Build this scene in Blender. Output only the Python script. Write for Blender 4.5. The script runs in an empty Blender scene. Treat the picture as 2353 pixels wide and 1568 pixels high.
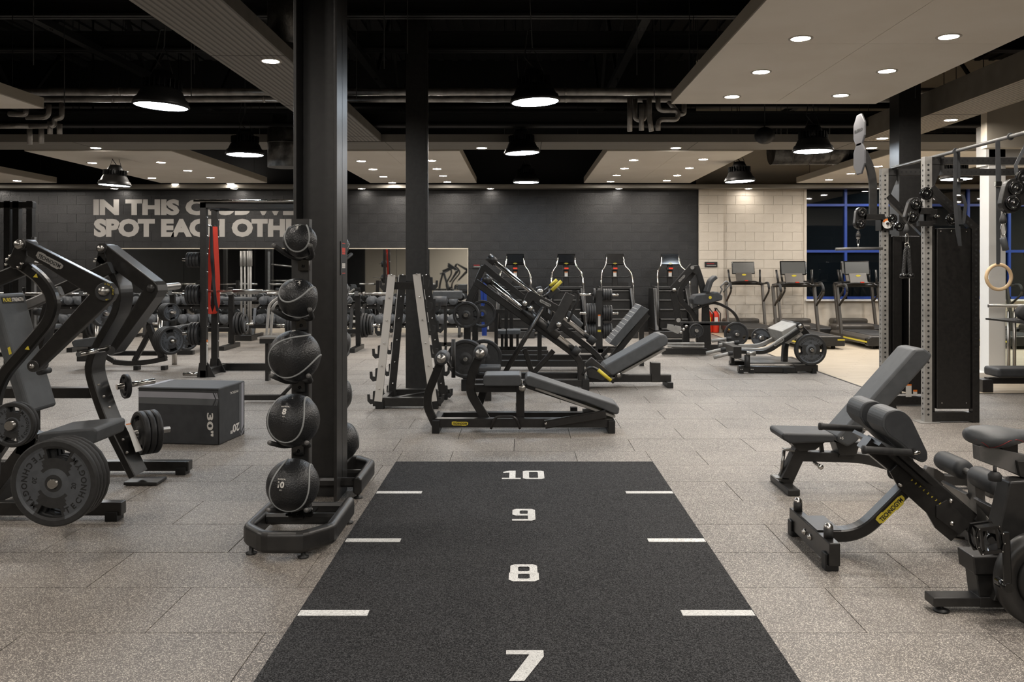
import bpy, math, random
from math import sin, cos, pi, radians, sqrt, atan2
from mathutils import Vector, Matrix
random.seed(7)
S = bpy.context.scene
C = S.collection
# ---------------------------------------------------------------- camera, exposure, world
FPX, CX, CY, CAMZ = 1964.0, 1199.0, 614.0, 1.52
cd = bpy.data.cameras.new('camera'); cam = bpy.data.objects.new('camera', cd); C.objects.link(cam)
cam.location = (0, 0, CAMZ); cam.rotation_euler = (pi/2, 0, 0)
cd.sensor_fit = 'HORIZONTAL'; cd.sensor_width = 36.0; cd.lens = 36.0*FPX/2353.0
cd.shift_x = -(CX-1176.5)/2353.0; cd.shift_y = -(784.0-CY)/2353.0
cd.clip_start = 0.05; cd.clip_end = 200
S.camera = cam
vs = S.view_settings
vs.view_transform = 'Standard'; vs.look = 'None'; vs.gamma = 1.0; vs.use_curve_mapping = False; vs.exposure = 0.0
EXPO = vs.exposure
w = bpy.data.worlds.new('night'); S.world = w; w.use_nodes = True
w.node_tree.nodes['Background'].inputs[0].default_value = (0.25, 0.3, 0.4, 1)
w.node_tree.nodes['Background'].inputs[1].default_value = 0.02
try:
    S.cycles.use_denoising = True; S.cycles.max_bounces = 7; S.cycles.diffuse_bounces = 4; S.cycles.glossy_bounces = 4
    S.cycles.transparent_max_bounces = 8; S.cycles.caustics_reflective = False; S.cycles.caustics_refractive = False
    S.cycles.sample_clamp_indirect = 6.0
except Exception: pass
DOWN_E, PEND_E = 380.0, 60.0       # strength of the downlights and of the high-bay pendants

# ---------------------------------------------------------------- helpers
V = Vector
def W(x, y, Y): return V(((x-CX)*Y/FPX, Y, CAMZ-(y-CY)*Y/FPX))      # a point at depth Y
def WX(x, Y): return (x-CX)*Y/FPX
def WZ(y, Y): return CAMZ-(y-CY)*Y/FPX

class M:
    def __init__(s): s.v = []; s.f = []; s.m = []; s.s = []
    def add(s, vs, fs, mi=0, sm=False):
        b = len(s.v); s.v += [tuple(p) for p in vs]
        for f in fs: s.f.append([i+b for i in f]); s.m.append(mi); s.s.append(sm)
        return s
    def box(s, a, b, mi=0):
        x0, x1 = sorted((a[0], b[0])); y0, y1 = sorted((a[1], b[1])); z0, z1 = sorted((a[2], b[2]))
        return s.add([(x0,y0,z0),(x1,y0,z0),(x1,y1,z0),(x0,y1,z0),(x0,y0,z1),(x1,y0,z1),(x1,y1,z1),(x0,y1,z1)],
                     [(0,3,2,1),(4,5,6,7),(0,1,5,4),(1,2,6,5),(2,3,7,6),(3,0,4,7)], mi)
    def cbox(s, c, d, mi=0, rot=None):
        c = V(c); h = V(d)/2; R = rot or Matrix.Identity(3)
        vs = [c+R@V((sx*h.x, sy*h.y, sz*h.z)) for sz in (-1,1) for sx,sy in ((-1,-1),(1,-1),(1,1),(-1,1))]
        return s.add(vs, [(0,3,2,1),(4,5,6,7),(0,1,5,4),(1,2,6,5),(2,3,7,6),(3,0,4,7)], mi)
    def prism(s, pts, Y0, Y1, mi=0, mi_side=None):            # pts = (x, z) outline, extruded from Y0 to Y1
        n = len(pts); a = sum(pts[i][0]*pts[(i+1)%n][1]-pts[(i+1)%n][0]*pts[i][1] for i in range(n))
        if a < 0: pts = pts[::-1]
        vs = [(x, Y0, z) for x, z in pts]+[(x, Y1, z) for x, z in pts]
        s.add(vs, [tuple(range(n)), tuple(range(2*n-1, n-1, -1))], mi)
        b = len(s.v)-2*n
        for i in range(n):
            j = (i+1) % n
            s.f.append([b+i, b+n+i, b+n+j, b+j]); s.m.append(mi if mi_side is None else mi_side); s.s.append(False)
        return s
    def pprism(s, pts, Y0, Y1, mi=0, Yr=None, mi_side=None):       # outline given as seen at depth Yr
        Yr = Yr or Y0
        return s.prism([(WX(x, Yr), WZ(y, Yr)) for x, y in pts], Y0, Y1, mi, mi_side)
    def sweep(s, pts, w, h, side=(0,1,0), ch=0.0, mi=0, closed=False, sm=False):
        pts = [V(p) for p in pts]; S_ = V(side).normalized(); n = len(pts)
        a, b = w/2, h/2; c = min(ch, a*.9, b*.9)
        sec = [(-a,-b),(a,-b),(a,b),(-a,b)] if c <= 0 else [(-a+c,-b),(a-c,-b),(a,-b+c),(a,b-c),(a-c,b),(-a+c,b),(-a,b-c),(-a,-b+c)]
        k = len(sec); vs = []
        for i in range(n):
            t0 = (pts[i]-pts[i-1]).normalized() if (i > 0 or closed) else None
            t1 = (pts[(i+1) % n]-pts[i]).normalized() if (i < n-1 or closed) else None
            t0 = t0 or t1; t1 = t1 or t0
            T = (t0+t1)
            T = T.normalized() if T.length > 1e-6 else t1
            N = T.cross(S_); N = N.normalized() if N.length > 1e-6 else V((0,0,1))
            sc = 1/max(.4, T.dot(t1))
            for p, q in sec: vs.append(pts[i]+S_*p+N*q*sc)
        fs = []
        for i in range(n if closed else n-1):
            j = (i+1) % n
            for q in range(k): r = (q+1) % k; fs.append((i*k+q, i*k+r, j*k+r, j*k+q))
        b0 = len(s.v); s.add(vs, fs, mi, sm)
        if not closed:
            for f in ([b0+q for q in range(k-1, -1, -1)], [b0+(n-1)*k+q for q in range(k)]): s.f.append(f); s.m.append(mi); s.s.append(False)
        return s
    def bar(s, a, b, w, h, side=(0,1,0), mi=0): return s.sweep([a, b], w, h, side, 0, mi)
    def tube(s, pts, r, n=10, mi=0, closed=False, cap=True):
        pts = [V(p) for p in pts]; m = len(pts); vs = []; rr = r if isinstance(r, (list, tuple)) else [r]*m
        T0 = (pts[1]-pts[0]).normalized(); U = T0.orthogonal().normalized()
        for i in range(m):
            if closed: T = (pts[(i+1) % m]-pts[i-1])
            else: T = pts[min(i+1, m-1)]-pts[max(i-1, 0)]
            T = T.normalized() if T.length > 1e-9 else T0
            U = U-T*U.dot(T); U = U.normalized() if U.length > 1e-6 else T.orthogonal().normalized()
            B = T.cross(U)
            for q in range(n):
                a = 2*pi*q/n; vs.append(pts[i]+(U*cos(a)+B*sin(a))*rr[i])
        fs = [(i*n+q, i*n+(q+1) % n, ((i+1) % m)*n+(q+1) % n, ((i+1) % m)*n+q) for i in range(m if closed else m-1) for q in range(n)]
        b = len(s.v); s.add(vs, fs, mi, True)
        if not closed and cap:
            s.f.append([b+q for q in range(n-1, -1, -1)]); s.m.append(mi); s.s.append(False)
            s.f.append([b+(m-1)*n+q for q in range(n)]); s.m.append(mi); s.s.append(False)
        return s
    def cyl(s, a, b, r, n=16, mi=0, r2=None): return s.tube([a, b], [r, r if r2 is None else r2], n, mi)
    def lathe(s, prof, o, ax, n=24, mi=0, sm=True):           # prof = (radius, distance along ax)
        o = V(o); A = V(ax).normalized(); U = A.orthogonal().normalized(); B = A.cross(U); vs = []; m = len(prof)
        for r, d in prof:
            for q in range(n): a = 2*pi*q/n; vs.append(o+A*d+(U*cos(a)+B*sin(a))*r)
        fs = [(i*n+q, i*n+(q+1) % n, (i+1)*n+(q+1) % n, (i+1)*n+q) for i in range(m-1) for q in range(n)]
        return s.add(vs, fs, mi, sm)
    def ball(s, c, r, n=16, mi=0, sz=1.0): 
        return s.lathe([(max(1e-4, r*sin(pi*i/(n//2))), -r*sz*cos(pi*i/(n//2))) for i in range(n//2+1)], c, (0,0,1), n, mi)
def fillet(pts, r, k=4):
    pts = [V(p) for p in pts]; out = [pts[0]]
    for i in range(1, len(pts)-1):
        a, b, c = pts[i-1], pts[i], pts[i+1]; u = (a-b); v = (c-b)
        d = min(r, u.length*.48, v.length*.48); p = b+u.normalized()*d; q = b+v.normalized()*d
        for j in range(k+1): t = j/k; out.append(p*(1-t)**2+b*2*t*(1-t)+q*t*t)
    out.append(pts[-1]); return out
def PW(pts, Y): return [W(x, y, Y) for x, y in pts]

MAT = {}
def mat(name, col, rough=.5, metal=0.0, emit=None, es=1.0, spec=.5, alpha=None, coat=0):
    m = bpy.data.materials.new(name); m.use_nodes = True; b = m.node_tree.nodes['Principled BSDF']
    b.inputs['Base Color'].default_value = (*col, 1); b.inputs['Roughness'].default_value = rough; b.inputs['Metallic'].default_value = metal
    b.inputs['Specular IOR Level'].default_value = spec
    if coat: b.inputs['Coat Weight'].default_value = coat
    if emit: b.inputs['Emission Color'].default_value = (*emit, 1); b.inputs['Emission Strength'].default_value = es
    MAT[name] = m; return m
def nodes(m): return m.node_tree.nodes, m.node_tree.links, m.node_tree.nodes['Principled BSDF']
def noisy(name, c0, c1, scale, rough=.5, metal=0, bump=0, detail=4, lo=.4, hi=.6, bscale=None, stretch=None, vor=False, spec=.5, rough2=None):
    m = mat(name, c0, rough, metal, spec=spec); N, L, b = nodes(m)
    tc = N.new('ShaderNodeTexCoord'); mp = N.new('ShaderNodeMapping'); L.new(tc.outputs['Object'], mp.inputs[0])
    if stretch: mp.inputs['Scale'].default_value = stretch
    no = N.new('ShaderNodeTexNoise'); no.inputs['Scale'].default_value = scale; no.inputs['Detail'].default_value = detail; L.new(mp.outputs[0], no.inputs['Vector'])
    r = N.new('ShaderNodeValToRGB'); r.color_ramp.elements[0].position = lo; r.color_ramp.elements[1].position = hi
    r.color_ramp.elements[0].color = (*c0, 1); r.color_ramp.elements[1].color = (*c1, 1)
    L.new(no.outputs[0], r.inputs[0]); L.new(r.outputs[0], b.inputs['Base Color'])
    if bump:
        if vor: n2 = N.new('ShaderNodeTexVoronoi'); n2.inputs['Scale'].default_value = bscale or scale; o = n2.outputs['Distance']
        else: n2 = N.new('ShaderNodeTexNoise'); n2.inputs['Scale'].default_value = bscale or scale*2; n2.inputs['Detail'].default_value = 3; o = n2.outputs[0]
        L.new(mp.outputs[0], n2.inputs['Vector']); bp = N.new('ShaderNodeBump'); bp.inputs['Strength'].default_value = bump; bp.inputs['Distance'].default_value = .01
        L.new(o, bp.inputs['Height']); L.new(bp.outputs[0], b.inputs['Normal'])
    return m
noisy('black_steel', (.011,.0105,.010), (.016,.015,.014), 30, .30, 0, .05, bscale=900)
noisy('satin_black', (.016,.0155,.015), (.022,.021,.020), 20, .38, 0, .04, bscale=700)
mat('deep_black', (.004,.004,.004), .5)
mat('gloss_black', (.006,.006,.006), .12)
noisy('upholstery', (.052,.056,.060), (.062,.066,.070), 14, .5, 0, .12, bscale=420)
noisy('upholstery_dark', (.028,.030,.033), (.035,.037,.040), 14, .55, 0, .1, bscale=420)
mat('seam', (.006,.006,.006), .7)
noisy('rubber', (.014,.014,.014), (.02,.02,.02), 40, .62, 0, .06, bscale=300)
noisy('plate_grey', (.060,.065,.072), (.072,.078,.086), 25, .5, 0, .05, bscale=300)
noisy('plate_black', (.012,.012,.0125), (.018,.018,.019), 25, .5, 0, .05, bscale=300)
mat('chrome', (.62,.6,.57), .16, 1.0)
noisy('brushed_steel', (.34,.33,.31), (.42,.41,.39), 60, .33, 1.0, stretch=(1,1,20))
mat('bolt', (.6,.58,.55), .25, 1.0)
noisy('light_metal', (.27,.262,.245), (.33,.32,.30), 9, .42, .25)
noisy('grey_metal', (.13,.13,.125), (.17,.165,.16), 12, .42, .4)
mat('tread_frame', (.075,.066,.056), .42, .35)
mat('yellow', (.62,.5,.045), .5)
mat('red', (.62,.032,.008), .6)
mat('dark_red', (.2,.008,.01), .5)
mat('blue', (.012,.045,.26), .5)
mat('orange', (.8,.2,.02), .5)
mat('white', (.84,.83,.80), .6)
mat('print', (.66,.64,.6), .6)
mat('ink', (.008,.008,.008), .6)
mat('wood_ring', (.58,.42,.25), .42)
mat('screen', (.01,.011,.012), .08, coat=.5)
mat('screen_light', (.10,.10,.095), .22, coat=.3)
mat('ball_seam', (.30,.31,.31), .6)
mat('raft_side', (.5,.45,.37), .7)
noisy('raft', (.82,.765,.68), (.86,.81,.73), 1.2, .75)
noisy('wall_black', (.012,.0122,.0125), (.019,.019,.0195), 3, .42, 0, .35, bscale=60)
noisy('wall_white', (.56,.5,.42), (.63,.575,.49), 1.5, .6, 0, .25, bscale=60)
mat('mortar_black_glint', (.075,.07,.066), .45)  # joint colour raised to paint in the gloss highlights along the block edges
mat('mortar_white', (.48,.43,.365), .7)
noisy('roof_dark', (.003,.0028,.0026), (.0065,.006,.0055), 2.0, .8)
mat('beam_dark', (.004,.004,.004), .6)
mat('letter', (.42,.40,.375), .6)
noisy('pipe_lag', (.34,.32,.3), (.5,.48,.45), 8, .38, .55, .3, bscale=30)
noisy('duct_foil', (.05,.047,.043), (.13,.125,.115), 6, .35, .6, .5, bscale=22)
mat('pendant_metal', (.02,.019,.018), .45, .5)
mat('pendant_glow', (1,1,1), .5, emit=(.80,.90,1.0), es=PEND_E)
mat('down_glow', (1,1,1), .5, emit=(1.0,.925,.84), es=DOWN_E)
mat('down_glow_small', (1,1,1), .5, emit=(1.0,.925,.84), es=DOWN_E*.22)
mat('octagon_grey', (.075,.075,.08), .5)
mat('pale_paint', (.58,.56,.53), .45)
mat('stripe_light', (.30,.30,.33), .6)
mat('stripe_dark', (.10,.105,.11), .6)
mat('down_rim', (.6,.56,.5), .5)
mat('green_led', (.02,.3,.25), .5, emit=(.1,.9,.8), es=1.5)
mat('cream', (.70,.63,.52), .7)
m = mat('mirror', (.80,.82,.82), .02, 1.0)
m = mat('glass', (.85,.95,.92), .02); nodes(m)[2].inputs['Transmission Weight'].default_value = 1.0; nodes(m)[2].inputs['IOR'].default_value = 1.25
m = mat('night_glass', (.004,.006,.008), .03)

# speckled rubber, turf, wood planks, dimpled rubber, ribbed beams
def speck(name, base0, base1, dot, dscale, dens, rough, patch=1.3, wide=.1):
    m = mat(name, base0, rough); N, L, b = nodes(m)
    g = N.new('ShaderNodeNewGeometry')
    n1 = N.new('ShaderNodeTexNoise'); n1.inputs['Scale'].default_value = patch; n1.inputs['Detail'].default_value = 5; L.new(g.outputs['Position'], n1.inputs['Vector'])
    r1 = N.new('ShaderNodeValToRGB'); r1.color_ramp.elements[0].position = .36; r1.color_ramp.elements[1].position = .62
    r1.color_ramp.elements[0].color = (*base0, 1); r1.color_ramp.elements[1].color = (*base1, 1); L.new(n1.outputs[0], r1.inputs[0])
    mx0 = N.new('ShaderNodeMixRGB'); mx0.blend_type = 'MULTIPLY'; mx0.inputs[0].default_value = 1
    oi = N.new('ShaderNodeObjectInfo'); mr = N.new('ShaderNodeMapRange'); mr.inputs[3].default_value = .86; mr.inputs[4].default_value = 1.1
    L.new(oi.outputs['Random'], mr.inputs[0]); L.new(r1.outputs[0], mx0.inputs[1]); L.new(mr.outputs[0], mx0.inputs[2])
    v = N.new('ShaderNodeTexVoronoi'); v.inputs['Scale'].default_value = dscale; v.inputs['Randomness'].default_value = 1; L.new(g.outputs['Position'], v.inputs['Vector'])
    sp = N.new('ShaderNodeSeparateColor'); L.new(v.outputs['Color'], sp.inputs[0])
    r2 = N.new('ShaderNodeValToRGB'); r2.color_ramp.elements[0].position = dens; r2.color_ramp.elements[1].position = dens+wide; L.new(sp.outputs[0], r2.inputs[0])
    mx = N.new('ShaderNodeMixRGB'); L.new(r2.outputs[0], mx.inputs[0]); L.new(mx0.outputs[0], mx.inputs[1]); mx.inputs[2].default_value = (*dot, 1)
    L.new(mx.outputs[0], b.inputs['Base Color'])
    bp = N.new('ShaderNodeBump'); bp.inputs['Strength'].default_value = .25; bp.inputs['Distance'].default_value = .004; L.new(sp.outputs[1], bp.inputs['Height']); L.new(bp.outputs[0], b.inputs['Normal'])
    return m
speck('rubber_floor', (.115,.101,.091), (.175,.156,.14), (.60,.55,.48), 300, .68, .52, wide=.25)
speck('turf', (.0085,.0085,.009), (.014,.014,.0145), (.085,.085,.088), 260, .35, .85, patch=3, wide=.65)
nodes(MAT['turf'])[2].inputs['Specular IOR Level'].default_value = .15
speck('turf_white', (.75,.75,.73), (.85,.85,.83), (.45,.45,.44), 240, .5, .85, patch=5, wide=.5)
mat('floor_joint', (.02,.018,.016), .8)
m = noisy('wood_plank', (.47,.385,.28), (.57,.48,.365), 2.2, .42, 0, 0, stretch=(1,6,1), lo=.3, hi=.7)
m = mat('ball_rubber', (.014,.0145,.0155), .42); N, L, b = nodes(m)
tc = N.new('ShaderNodeTexCoord'); vo = N.new('ShaderNodeTexVoronoi'); vo.inputs['Scale'].default_value = 120
bp = N.new('ShaderNodeBump'); bp.inputs['Strength'].default_value = .55; bp.inputs['Distance'].default_value = .0028
L.new(tc.outputs['Object'], vo.inputs['Vector']); L.new(vo.outputs['Distance'], bp.inputs['Height']); L.new(bp.outputs[0], b.inputs['Normal'])
def ribbed(name, col, axis, sc, rough=.55, metal=.2):
    m = mat(name, col, rough, metal); N, L, b = nodes(m); g = N.new('ShaderNodeNewGeometry')
    wv = N.new('ShaderNodeTexWave'); wv.bands_direction = axis; wv.inputs['Scale'].default_value = sc; wv.inputs['Distortion'].default_value = .3; wv.inputs['Detail'].default_value = 1
    L.new(g.outputs['Position'], wv.inputs['Vector']); bp = N.new('ShaderNodeBump'); bp.inputs['Strength'].default_value = .8; bp.inputs['Distance'].default_value = .01
    L.new(wv.outputs['Fac'], bp.inputs['Height']); L.new(bp.outputs[0], b.inputs['Normal'])
    r = N.new('ShaderNodeValToRGB'); r.color_ramp.elements[0].color = (*[c*.45 for c in col], 1); r.color_ramp.elements[1].color = (*col, 1)
    r.color_ramp.elements[0].position = .1; r.color_ramp.elements[1].position = .5
    L.new(wv.outputs['Fac'], r.inputs[0]); L.new(r.outputs[0], b.inputs['Base Color'])
ribbed('rib_long', (.27,.25,.22), 'X', 5.5)
ribbed('rib_cross', (.27,.25,.22), 'Y', 5.5)
ribbed('rib_light', (.42,.37,.3), 'X', 5.5)

def mesh(name, mm, mats, loc=(0,0,0)):
    me = bpy.data.meshes.new(name); lx, ly, lz = loc
    me.from_pydata([(a-lx, b-ly, c-lz) for a, b, c in mm.v], [], mm.f)
    for k in (mats if isinstance(mats, (list, tuple)) else [mats]): me.materials.append(MAT[k])
    me.polygons.foreach_set('material_index', mm.m); me.polygons.foreach_set('use_smooth', mm.s); me.update()
    return me
def link(name, me, parent=None, loc=(0,0,0), bev=0, seg=2):
    o = bpy.data.objects.new(name, me); C.objects.link(o); o.location = loc
    if parent: o.parent = parent
    if bev:
        b = o.modifiers.new('bevel', 'BEVEL'); b.width = bev; b.segments = seg; b.limit_method = 'ANGLE'; b.angle_limit = radians(40)
    return o
def tag(o, label, cat, group=None, kind=None):
    if label: o['label'] = label
    if cat: o['category'] = cat
    if group: o['group'] = group
    if kind: o['kind'] = kind
    return o
KEEP = {'lettering','perforation','weight_stack','rack_bolts','grid_line','scale_numbers','stitching','label_sticker','nameplate','warning_disc','badge','board','webbing','rim','heat_sink','pedal','pedal_pin'}
def clusters(mm):                                     # pieces of one mesh that stand apart become parts of their own
    n = len(mm.v); par = list(range(n))
    def fd(a):
        while par[a] != a: par[a] = par[par[a]]; a = par[a]
        return a
    for f in mm.f:
        r = fd(f[0])
        for i in f[1:]: par[fd(i)] = r
    bb = {}
    for i in range(n):
        r = fd(i); v = mm.v[i]; b = bb.get(r)
        if b is None: bb[r] = [list(v), list(v)]
        else:
            for k in range(3): b[0][k] = min(b[0][k], v[k]); b[1][k] = max(b[1][k], v[k])
    ks = list(bb); e = .003; grp = [[k] for k in ks]; bx = [bb[k] for k in ks]; ch = True
    while ch:
        ch = False
        for i in range(len(grp)):
            for j in range(i+1, len(grp)):
                A, B = bx[i], bx[j]
                if all(A[0][k]-e <= B[1][k] and B[0][k]-e <= A[1][k] for k in range(3)):
                    grp[i] += grp[j]; bx[i] = [[min(a, b) for a, b in zip(A[0], B[0])], [max(a, b) for a, b in zip(A[1], B[1])]]
                    del grp[j]; del bx[j]; ch = True; break
            if ch: break
    if len(grp) < 2: return [mm]
    gid = {k: g for g, l in enumerate(grp) for k in l}; out = [M() for _ in grp]; mp = [dict() for _ in grp]
    for f, mi, sm in zip(mm.f, mm.m, mm.s):
        g = gid[fd(f[0])]; o = out[g]; d = mp[g]; ff = []
        for i in f:
            if i not in d: d[i] = len(o.v); o.v.append(mm.v[i])
            ff.append(d[i])
        o.f.append(ff); o.m.append(mi); o.s.append(sm)
    return [o for o in out if o.f]
class T:                                              # a thing: an Empty at its base with parts
    def __init__(s, name, label, cat, loc=(0,0,0), group=None):
        s.o = bpy.data.objects.new(name, None); C.objects.link(s.o); s.o.location = loc; s.loc = V(loc); s.o.empty_display_size = .05
        tag(s.o, label, cat, group)
    def part(s, name, mm, mats, bev=0, parent=None, label=None, seg=2):
        if name not in KEEP:
            cl = clusters(mm)
            if 1 < len(cl) <= 40:
                for c in cl: o = s.part1(name, c, mats, bev, parent, label, seg)
                return o
        return s.part1(name, mm, mats, bev, parent, label, seg)
    def part1(s, name, mm, mats, bev=0, parent=None, label=None, seg=2):
        o = link(name, mesh(name, mm, mats, s.loc), parent or s.o, (0,0,0), bev, seg)
        if label: o['label'] = label
        return o
def single(name, mm, mats, label, cat, group=None, loc=(0,0,0), bev=0, seg=2):
    return tag(link(name, mesh(name, mm, mats, loc), None, loc, bev, seg), label, cat, group)
def struct(name, mm, mats, parent=None, bev=0):
    o = link(name, mesh(name, mm, mats), parent, (0,0,0), bev)
    if parent is None: o['kind'] = 'structure'
    return o
def dup(root, loc, rz=0, label=None, group=None, scale=None):
    r = root.copy(); C.objects.link(r); r.location = loc; r.rotation_euler = (0, 0, rz)
    if scale: r.scale = scale
    if label: r['label'] = label
    if group: r['group'] = group
    def rec(a, b):
        for ch in list(a.children):
            c = ch.copy(); C.objects.link(c); c.parent = b; rec(ch, c)
    rec(root, r)
    return r
# lettering
_TX = {}
def text_raw(s, off=0.0):
    if (s, off) not in _TX:
        cu = bpy.data.curves.new('t', 'FONT'); cu.body = s; cu.size = 1; cu.offset = off; cu.resolution_u = 3
        ob = bpy.data.objects.new('t', cu); C.objects.link(ob)
        dg = bpy.context.evaluated_depsgraph_get(); me = bpy.data.meshes.new_from_object(ob.evaluated_get(dg))
        vs = [v.co.copy() for v in me.vertices]; fs = [tuple(p.vertices) for p in me.polygons]
        C.objects.unlink(ob); bpy.data.objects.remove(ob); bpy.data.meshes.remove(me)
        x0 = min(v.x for v in vs); x1 = max(v.x for v in vs); y0 = min(v.y for v in vs); y1 = max(v.y for v in vs)
        _TX[(s, off)] = ([((v.x-x0), (v.y-y0)) for v in vs], fs, x1-x0, y1-y0)
    return _TX[(s, off)]
def add_text(mm, s, c, xd, yd, h=None, w=None, off=0.02, mi=0, lift=.001):   # centred at c; xd, yd unit directions
    vs, fs, tw, th = text_raw(s, off); c = V(c); xd = V(xd).normalized(); yd = V(yd).normalized(); nd = xd.cross(yd)
    if h is None: h = th*w/tw
    if w is None: w = tw*h/th
    mm.add([c+xd*((x/tw-.5)*w)+yd*((y/th-.5)*h)+nd*lift for x, y in vs], fs, mi)
    return w
def stroke(mm, pts, wd, f, closed=False, mi=0):        # flat ribbon; f maps (x, y) to 3D
    n = len(pts); L_, R_ = [], []
    for i in range(n):
        a = V((*pts[i-1], 0)) if (i or closed) else None; b = V((*pts[i], 0)); c = V((*pts[(i+1) % n], 0)) if (i < n-1 or closed) else None
        t0 = (b-a).normalized() if a is not None else (c-b).normalized(); t1 = (c-b).normalized() if c is not None else t0
        t = (t0+t1).normalized(); nn = V((-t.y, t.x, 0))/max(.5, t.dot(t1))*wd/2
        L_.append(f(*(b+nn)[:2])); R_.append(f(*(b-nn)[:2]))
    mm.add(L_+R_, [(i, n+i, n+(i+1) % n, (i+1) % n) for i in range(n if closed else n-1)], mi)
def badge(t, c, xd, yd, w, plate='yellow', ink='ink', parent=None, nm='badge'):
    c = V(c); xd = V(xd).normalized(); yd = V(yd).normalized(); nd = xd.cross(yd); h = w*.27; mm = M()
    ol = [(-.5,-.1),(-.5,-.28),(-.46,-.28),(-.42,-.5),(.1,-.5),(.1,-.62),(.36,-.62),(.4,-.42),(.46,-.38),(.5,-.1),(.5,.3),(.38,.5),(-.2,.5),(-.24,.62),(-.42,.62),(-.5,.5)]
    n = len(ol); top = [c+xd*x*w+yd*y*h*.8+nd*.002 for x, y in ol]; bot = [p-nd*.003 for p in top]
    mm.add(top+bot, [tuple(range(n))]+[(i, n+i, n+(i+1) % n, (i+1) % n) for i in range(n)], 0)
    add_text(mm, 'TECHNOGYM', c+nd*.0025, xd, yd, h=h*.5, w=w*.84, off=.03, mi=1)
    return t.part(nm, mm, [plate, ink], parent=parent)
ORD = ['first','second','third','fourth','fifth','sixth','seventh','eighth','ninth','tenth','eleventh','twelfth','thirteenth','fourteenth','fifteenth','sixteenth','seventeenth','eighteenth','nineteenth','twentieth']
# ---------------------------------------------------------------- the setting
XL, XR, YB, YN, ZT = -13.5, 14.5, 20.0, -7.0, 6.4
WOODX, WOODY = 4.3, 10.26
fl = struct('floor', M().box((XL,YN,-.10),(XR,YB+.3,-.022)), 'floor_joint')
# rubber tiles 1 m x 0.5 m, brick-laid
tile_full = M().box((.0025,.0025,-.02),(.9975,.4975,0)); me_tile = mesh('rubber_tile', tile_full, 'rubber_floor')
rest = M(); cand = []
row = -14
while True:
    y0 = 5.55+.5*row
    if y0 > YB-.02: break
    off = .935 if row % 2 == 1 else .435
    k = math.floor(XL)
    while off+k-1 < XR:
        x0 = off+k; k += 1
        x1 = x0+1; yy1 = min(y0+.5, YB)
        if y0 >= WOODY and x1 > WOODX:
            if x0 >= WOODX-.05: continue
            x1 = WOODX
        # the turf lies in a cut-out
        if y0 < 6.66 < yy1 and x1 > -.98 and x0 < 1.02: cand.append((0, y0+.25, max(x0,-.98), 6.66, min(x1,1.02), yy1, False))
        if y0 < 6.66 and x1 > -.98 and x0 < 1.02:
            if x0 < -.98: x1 = -.98
            elif x1 > 1.02: x0 = 1.02
            else: continue
            if x1-x0 < .02: continue
        yc = y0+.25; full = abs(x1-x0-1) < .01 and yy1 == y0+.5
        vis = yc > 2.8 and abs((x0+x1)/2+.02) < .62*yc+.4
        cand.append((0 if vis else 1, yc, x0, y0, x1, yy1, full))
    row += 1
cand.sort(key=lambda c: (c[0], c[1], c[2])); nt = 0
for c in cand:
    _, yc, x0, y0, x1, yy1, full = c
    if c[0] == 0 and nt < 298:
        nt += 1; dz = random.uniform(-.0006, .0004)
        if full: o = link('rubber_tile', me_tile, fl, (x0, y0, dz))
        else: o = link('rubber_tile', mesh('rubber_tile', M().box((.002,.002,-.02),(x1-x0-.002,yy1-y0-.002,0)), 'rubber_floor'), fl, (x0, y0, dz))
    else: rest.box((x0+.002,y0+.002,-.02),(x1-.002,yy1-.002,0))
o = link('rubber_tiles', mesh('rubber_tiles', rest, 'rubber_floor'), fl); o['kind'] = 'stuff'
# pale timber floor of the cardio area
pk = M(); y = WOODY; r_ = 0
while y < YB:
    x = WOODX+.02-(r_*.53 % 1.2)
    while x < XR:
        a = max(x, WOODX+.02); b_ = min(x+1.2, XR)
        if b_ > a: pk.box((a+.0015, y+.0015, -.02), (b_-.0015, min(y+.138, YB), 0.0))
        x += 1.2
    y += .14; r_ += 1
o = link('plank', mesh('plank', pk, 'wood_plank'), fl); o['kind'] = 'stuff'
struct('trim_1', M().box((WOODX-.012,WOODY,-.02),(WOODX+.018,YB,.004)).box((WOODX,WOODY-.02,-.02),(XR,WOODY+.01,.004)), 'black_steel')

# walls of painted blockwork: courses with recessed joints
BX1, BX2, WBX = 4.12, 6.61, 0
def blockwall(name, x0, x1, z0, z1, yf, mats, limit, pref, skip=None, th=.12):
    wl = struct(name, M().box((x0, yf+.006, z0), (x1, yf+.3, z1)), mats[1])
    bw, bh = .44, .2125; me = mesh('block', M().box((.003,0,.0035),(bw-.003,.03,bh-.0035)), mats[0]); cs = []; r = 0; z = z0
    while z < z1-.02:
        x = x0-(bw/2 if r % 2 else 0)
        while x < x1:
            a, b = max(x, x0), min(x+bw, x1)
            if b-a > .03 and not (skip and skip(a, b, z)): cs.append((pref((a+b)/2, z), a, b, z))
            x += bw
        z += bh; r += 1
    cs.sort(); st = M()
    for i, (p, a, b, z) in enumerate(cs):
        t = min(z+bh, z1)
        if i < limit:
            dy = random.uniform(-.0025, .0025)
            if b-a > bw-.001 and t == z+bh: link('block', me, wl, (a, yf-.003+dy, z))
            else: link('block', mesh('block', M().box((.003,0,.0035),(b-a-.003,.03,t-z-.0035)), mats[0]), wl, (a, yf-.003+dy, z))
        else: st.box((a+.003,yf-.003,z+.0035),(b-.003,yf+.03,t-.0035))
    if st.v: o = link('blocks', mesh('blocks', st, mats[0]), wl); o['kind'] = 'stuff'
    return wl
MX0, MX1, MZ0, MZ1 = -9.55, -1.27, .22, 1.94
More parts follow.
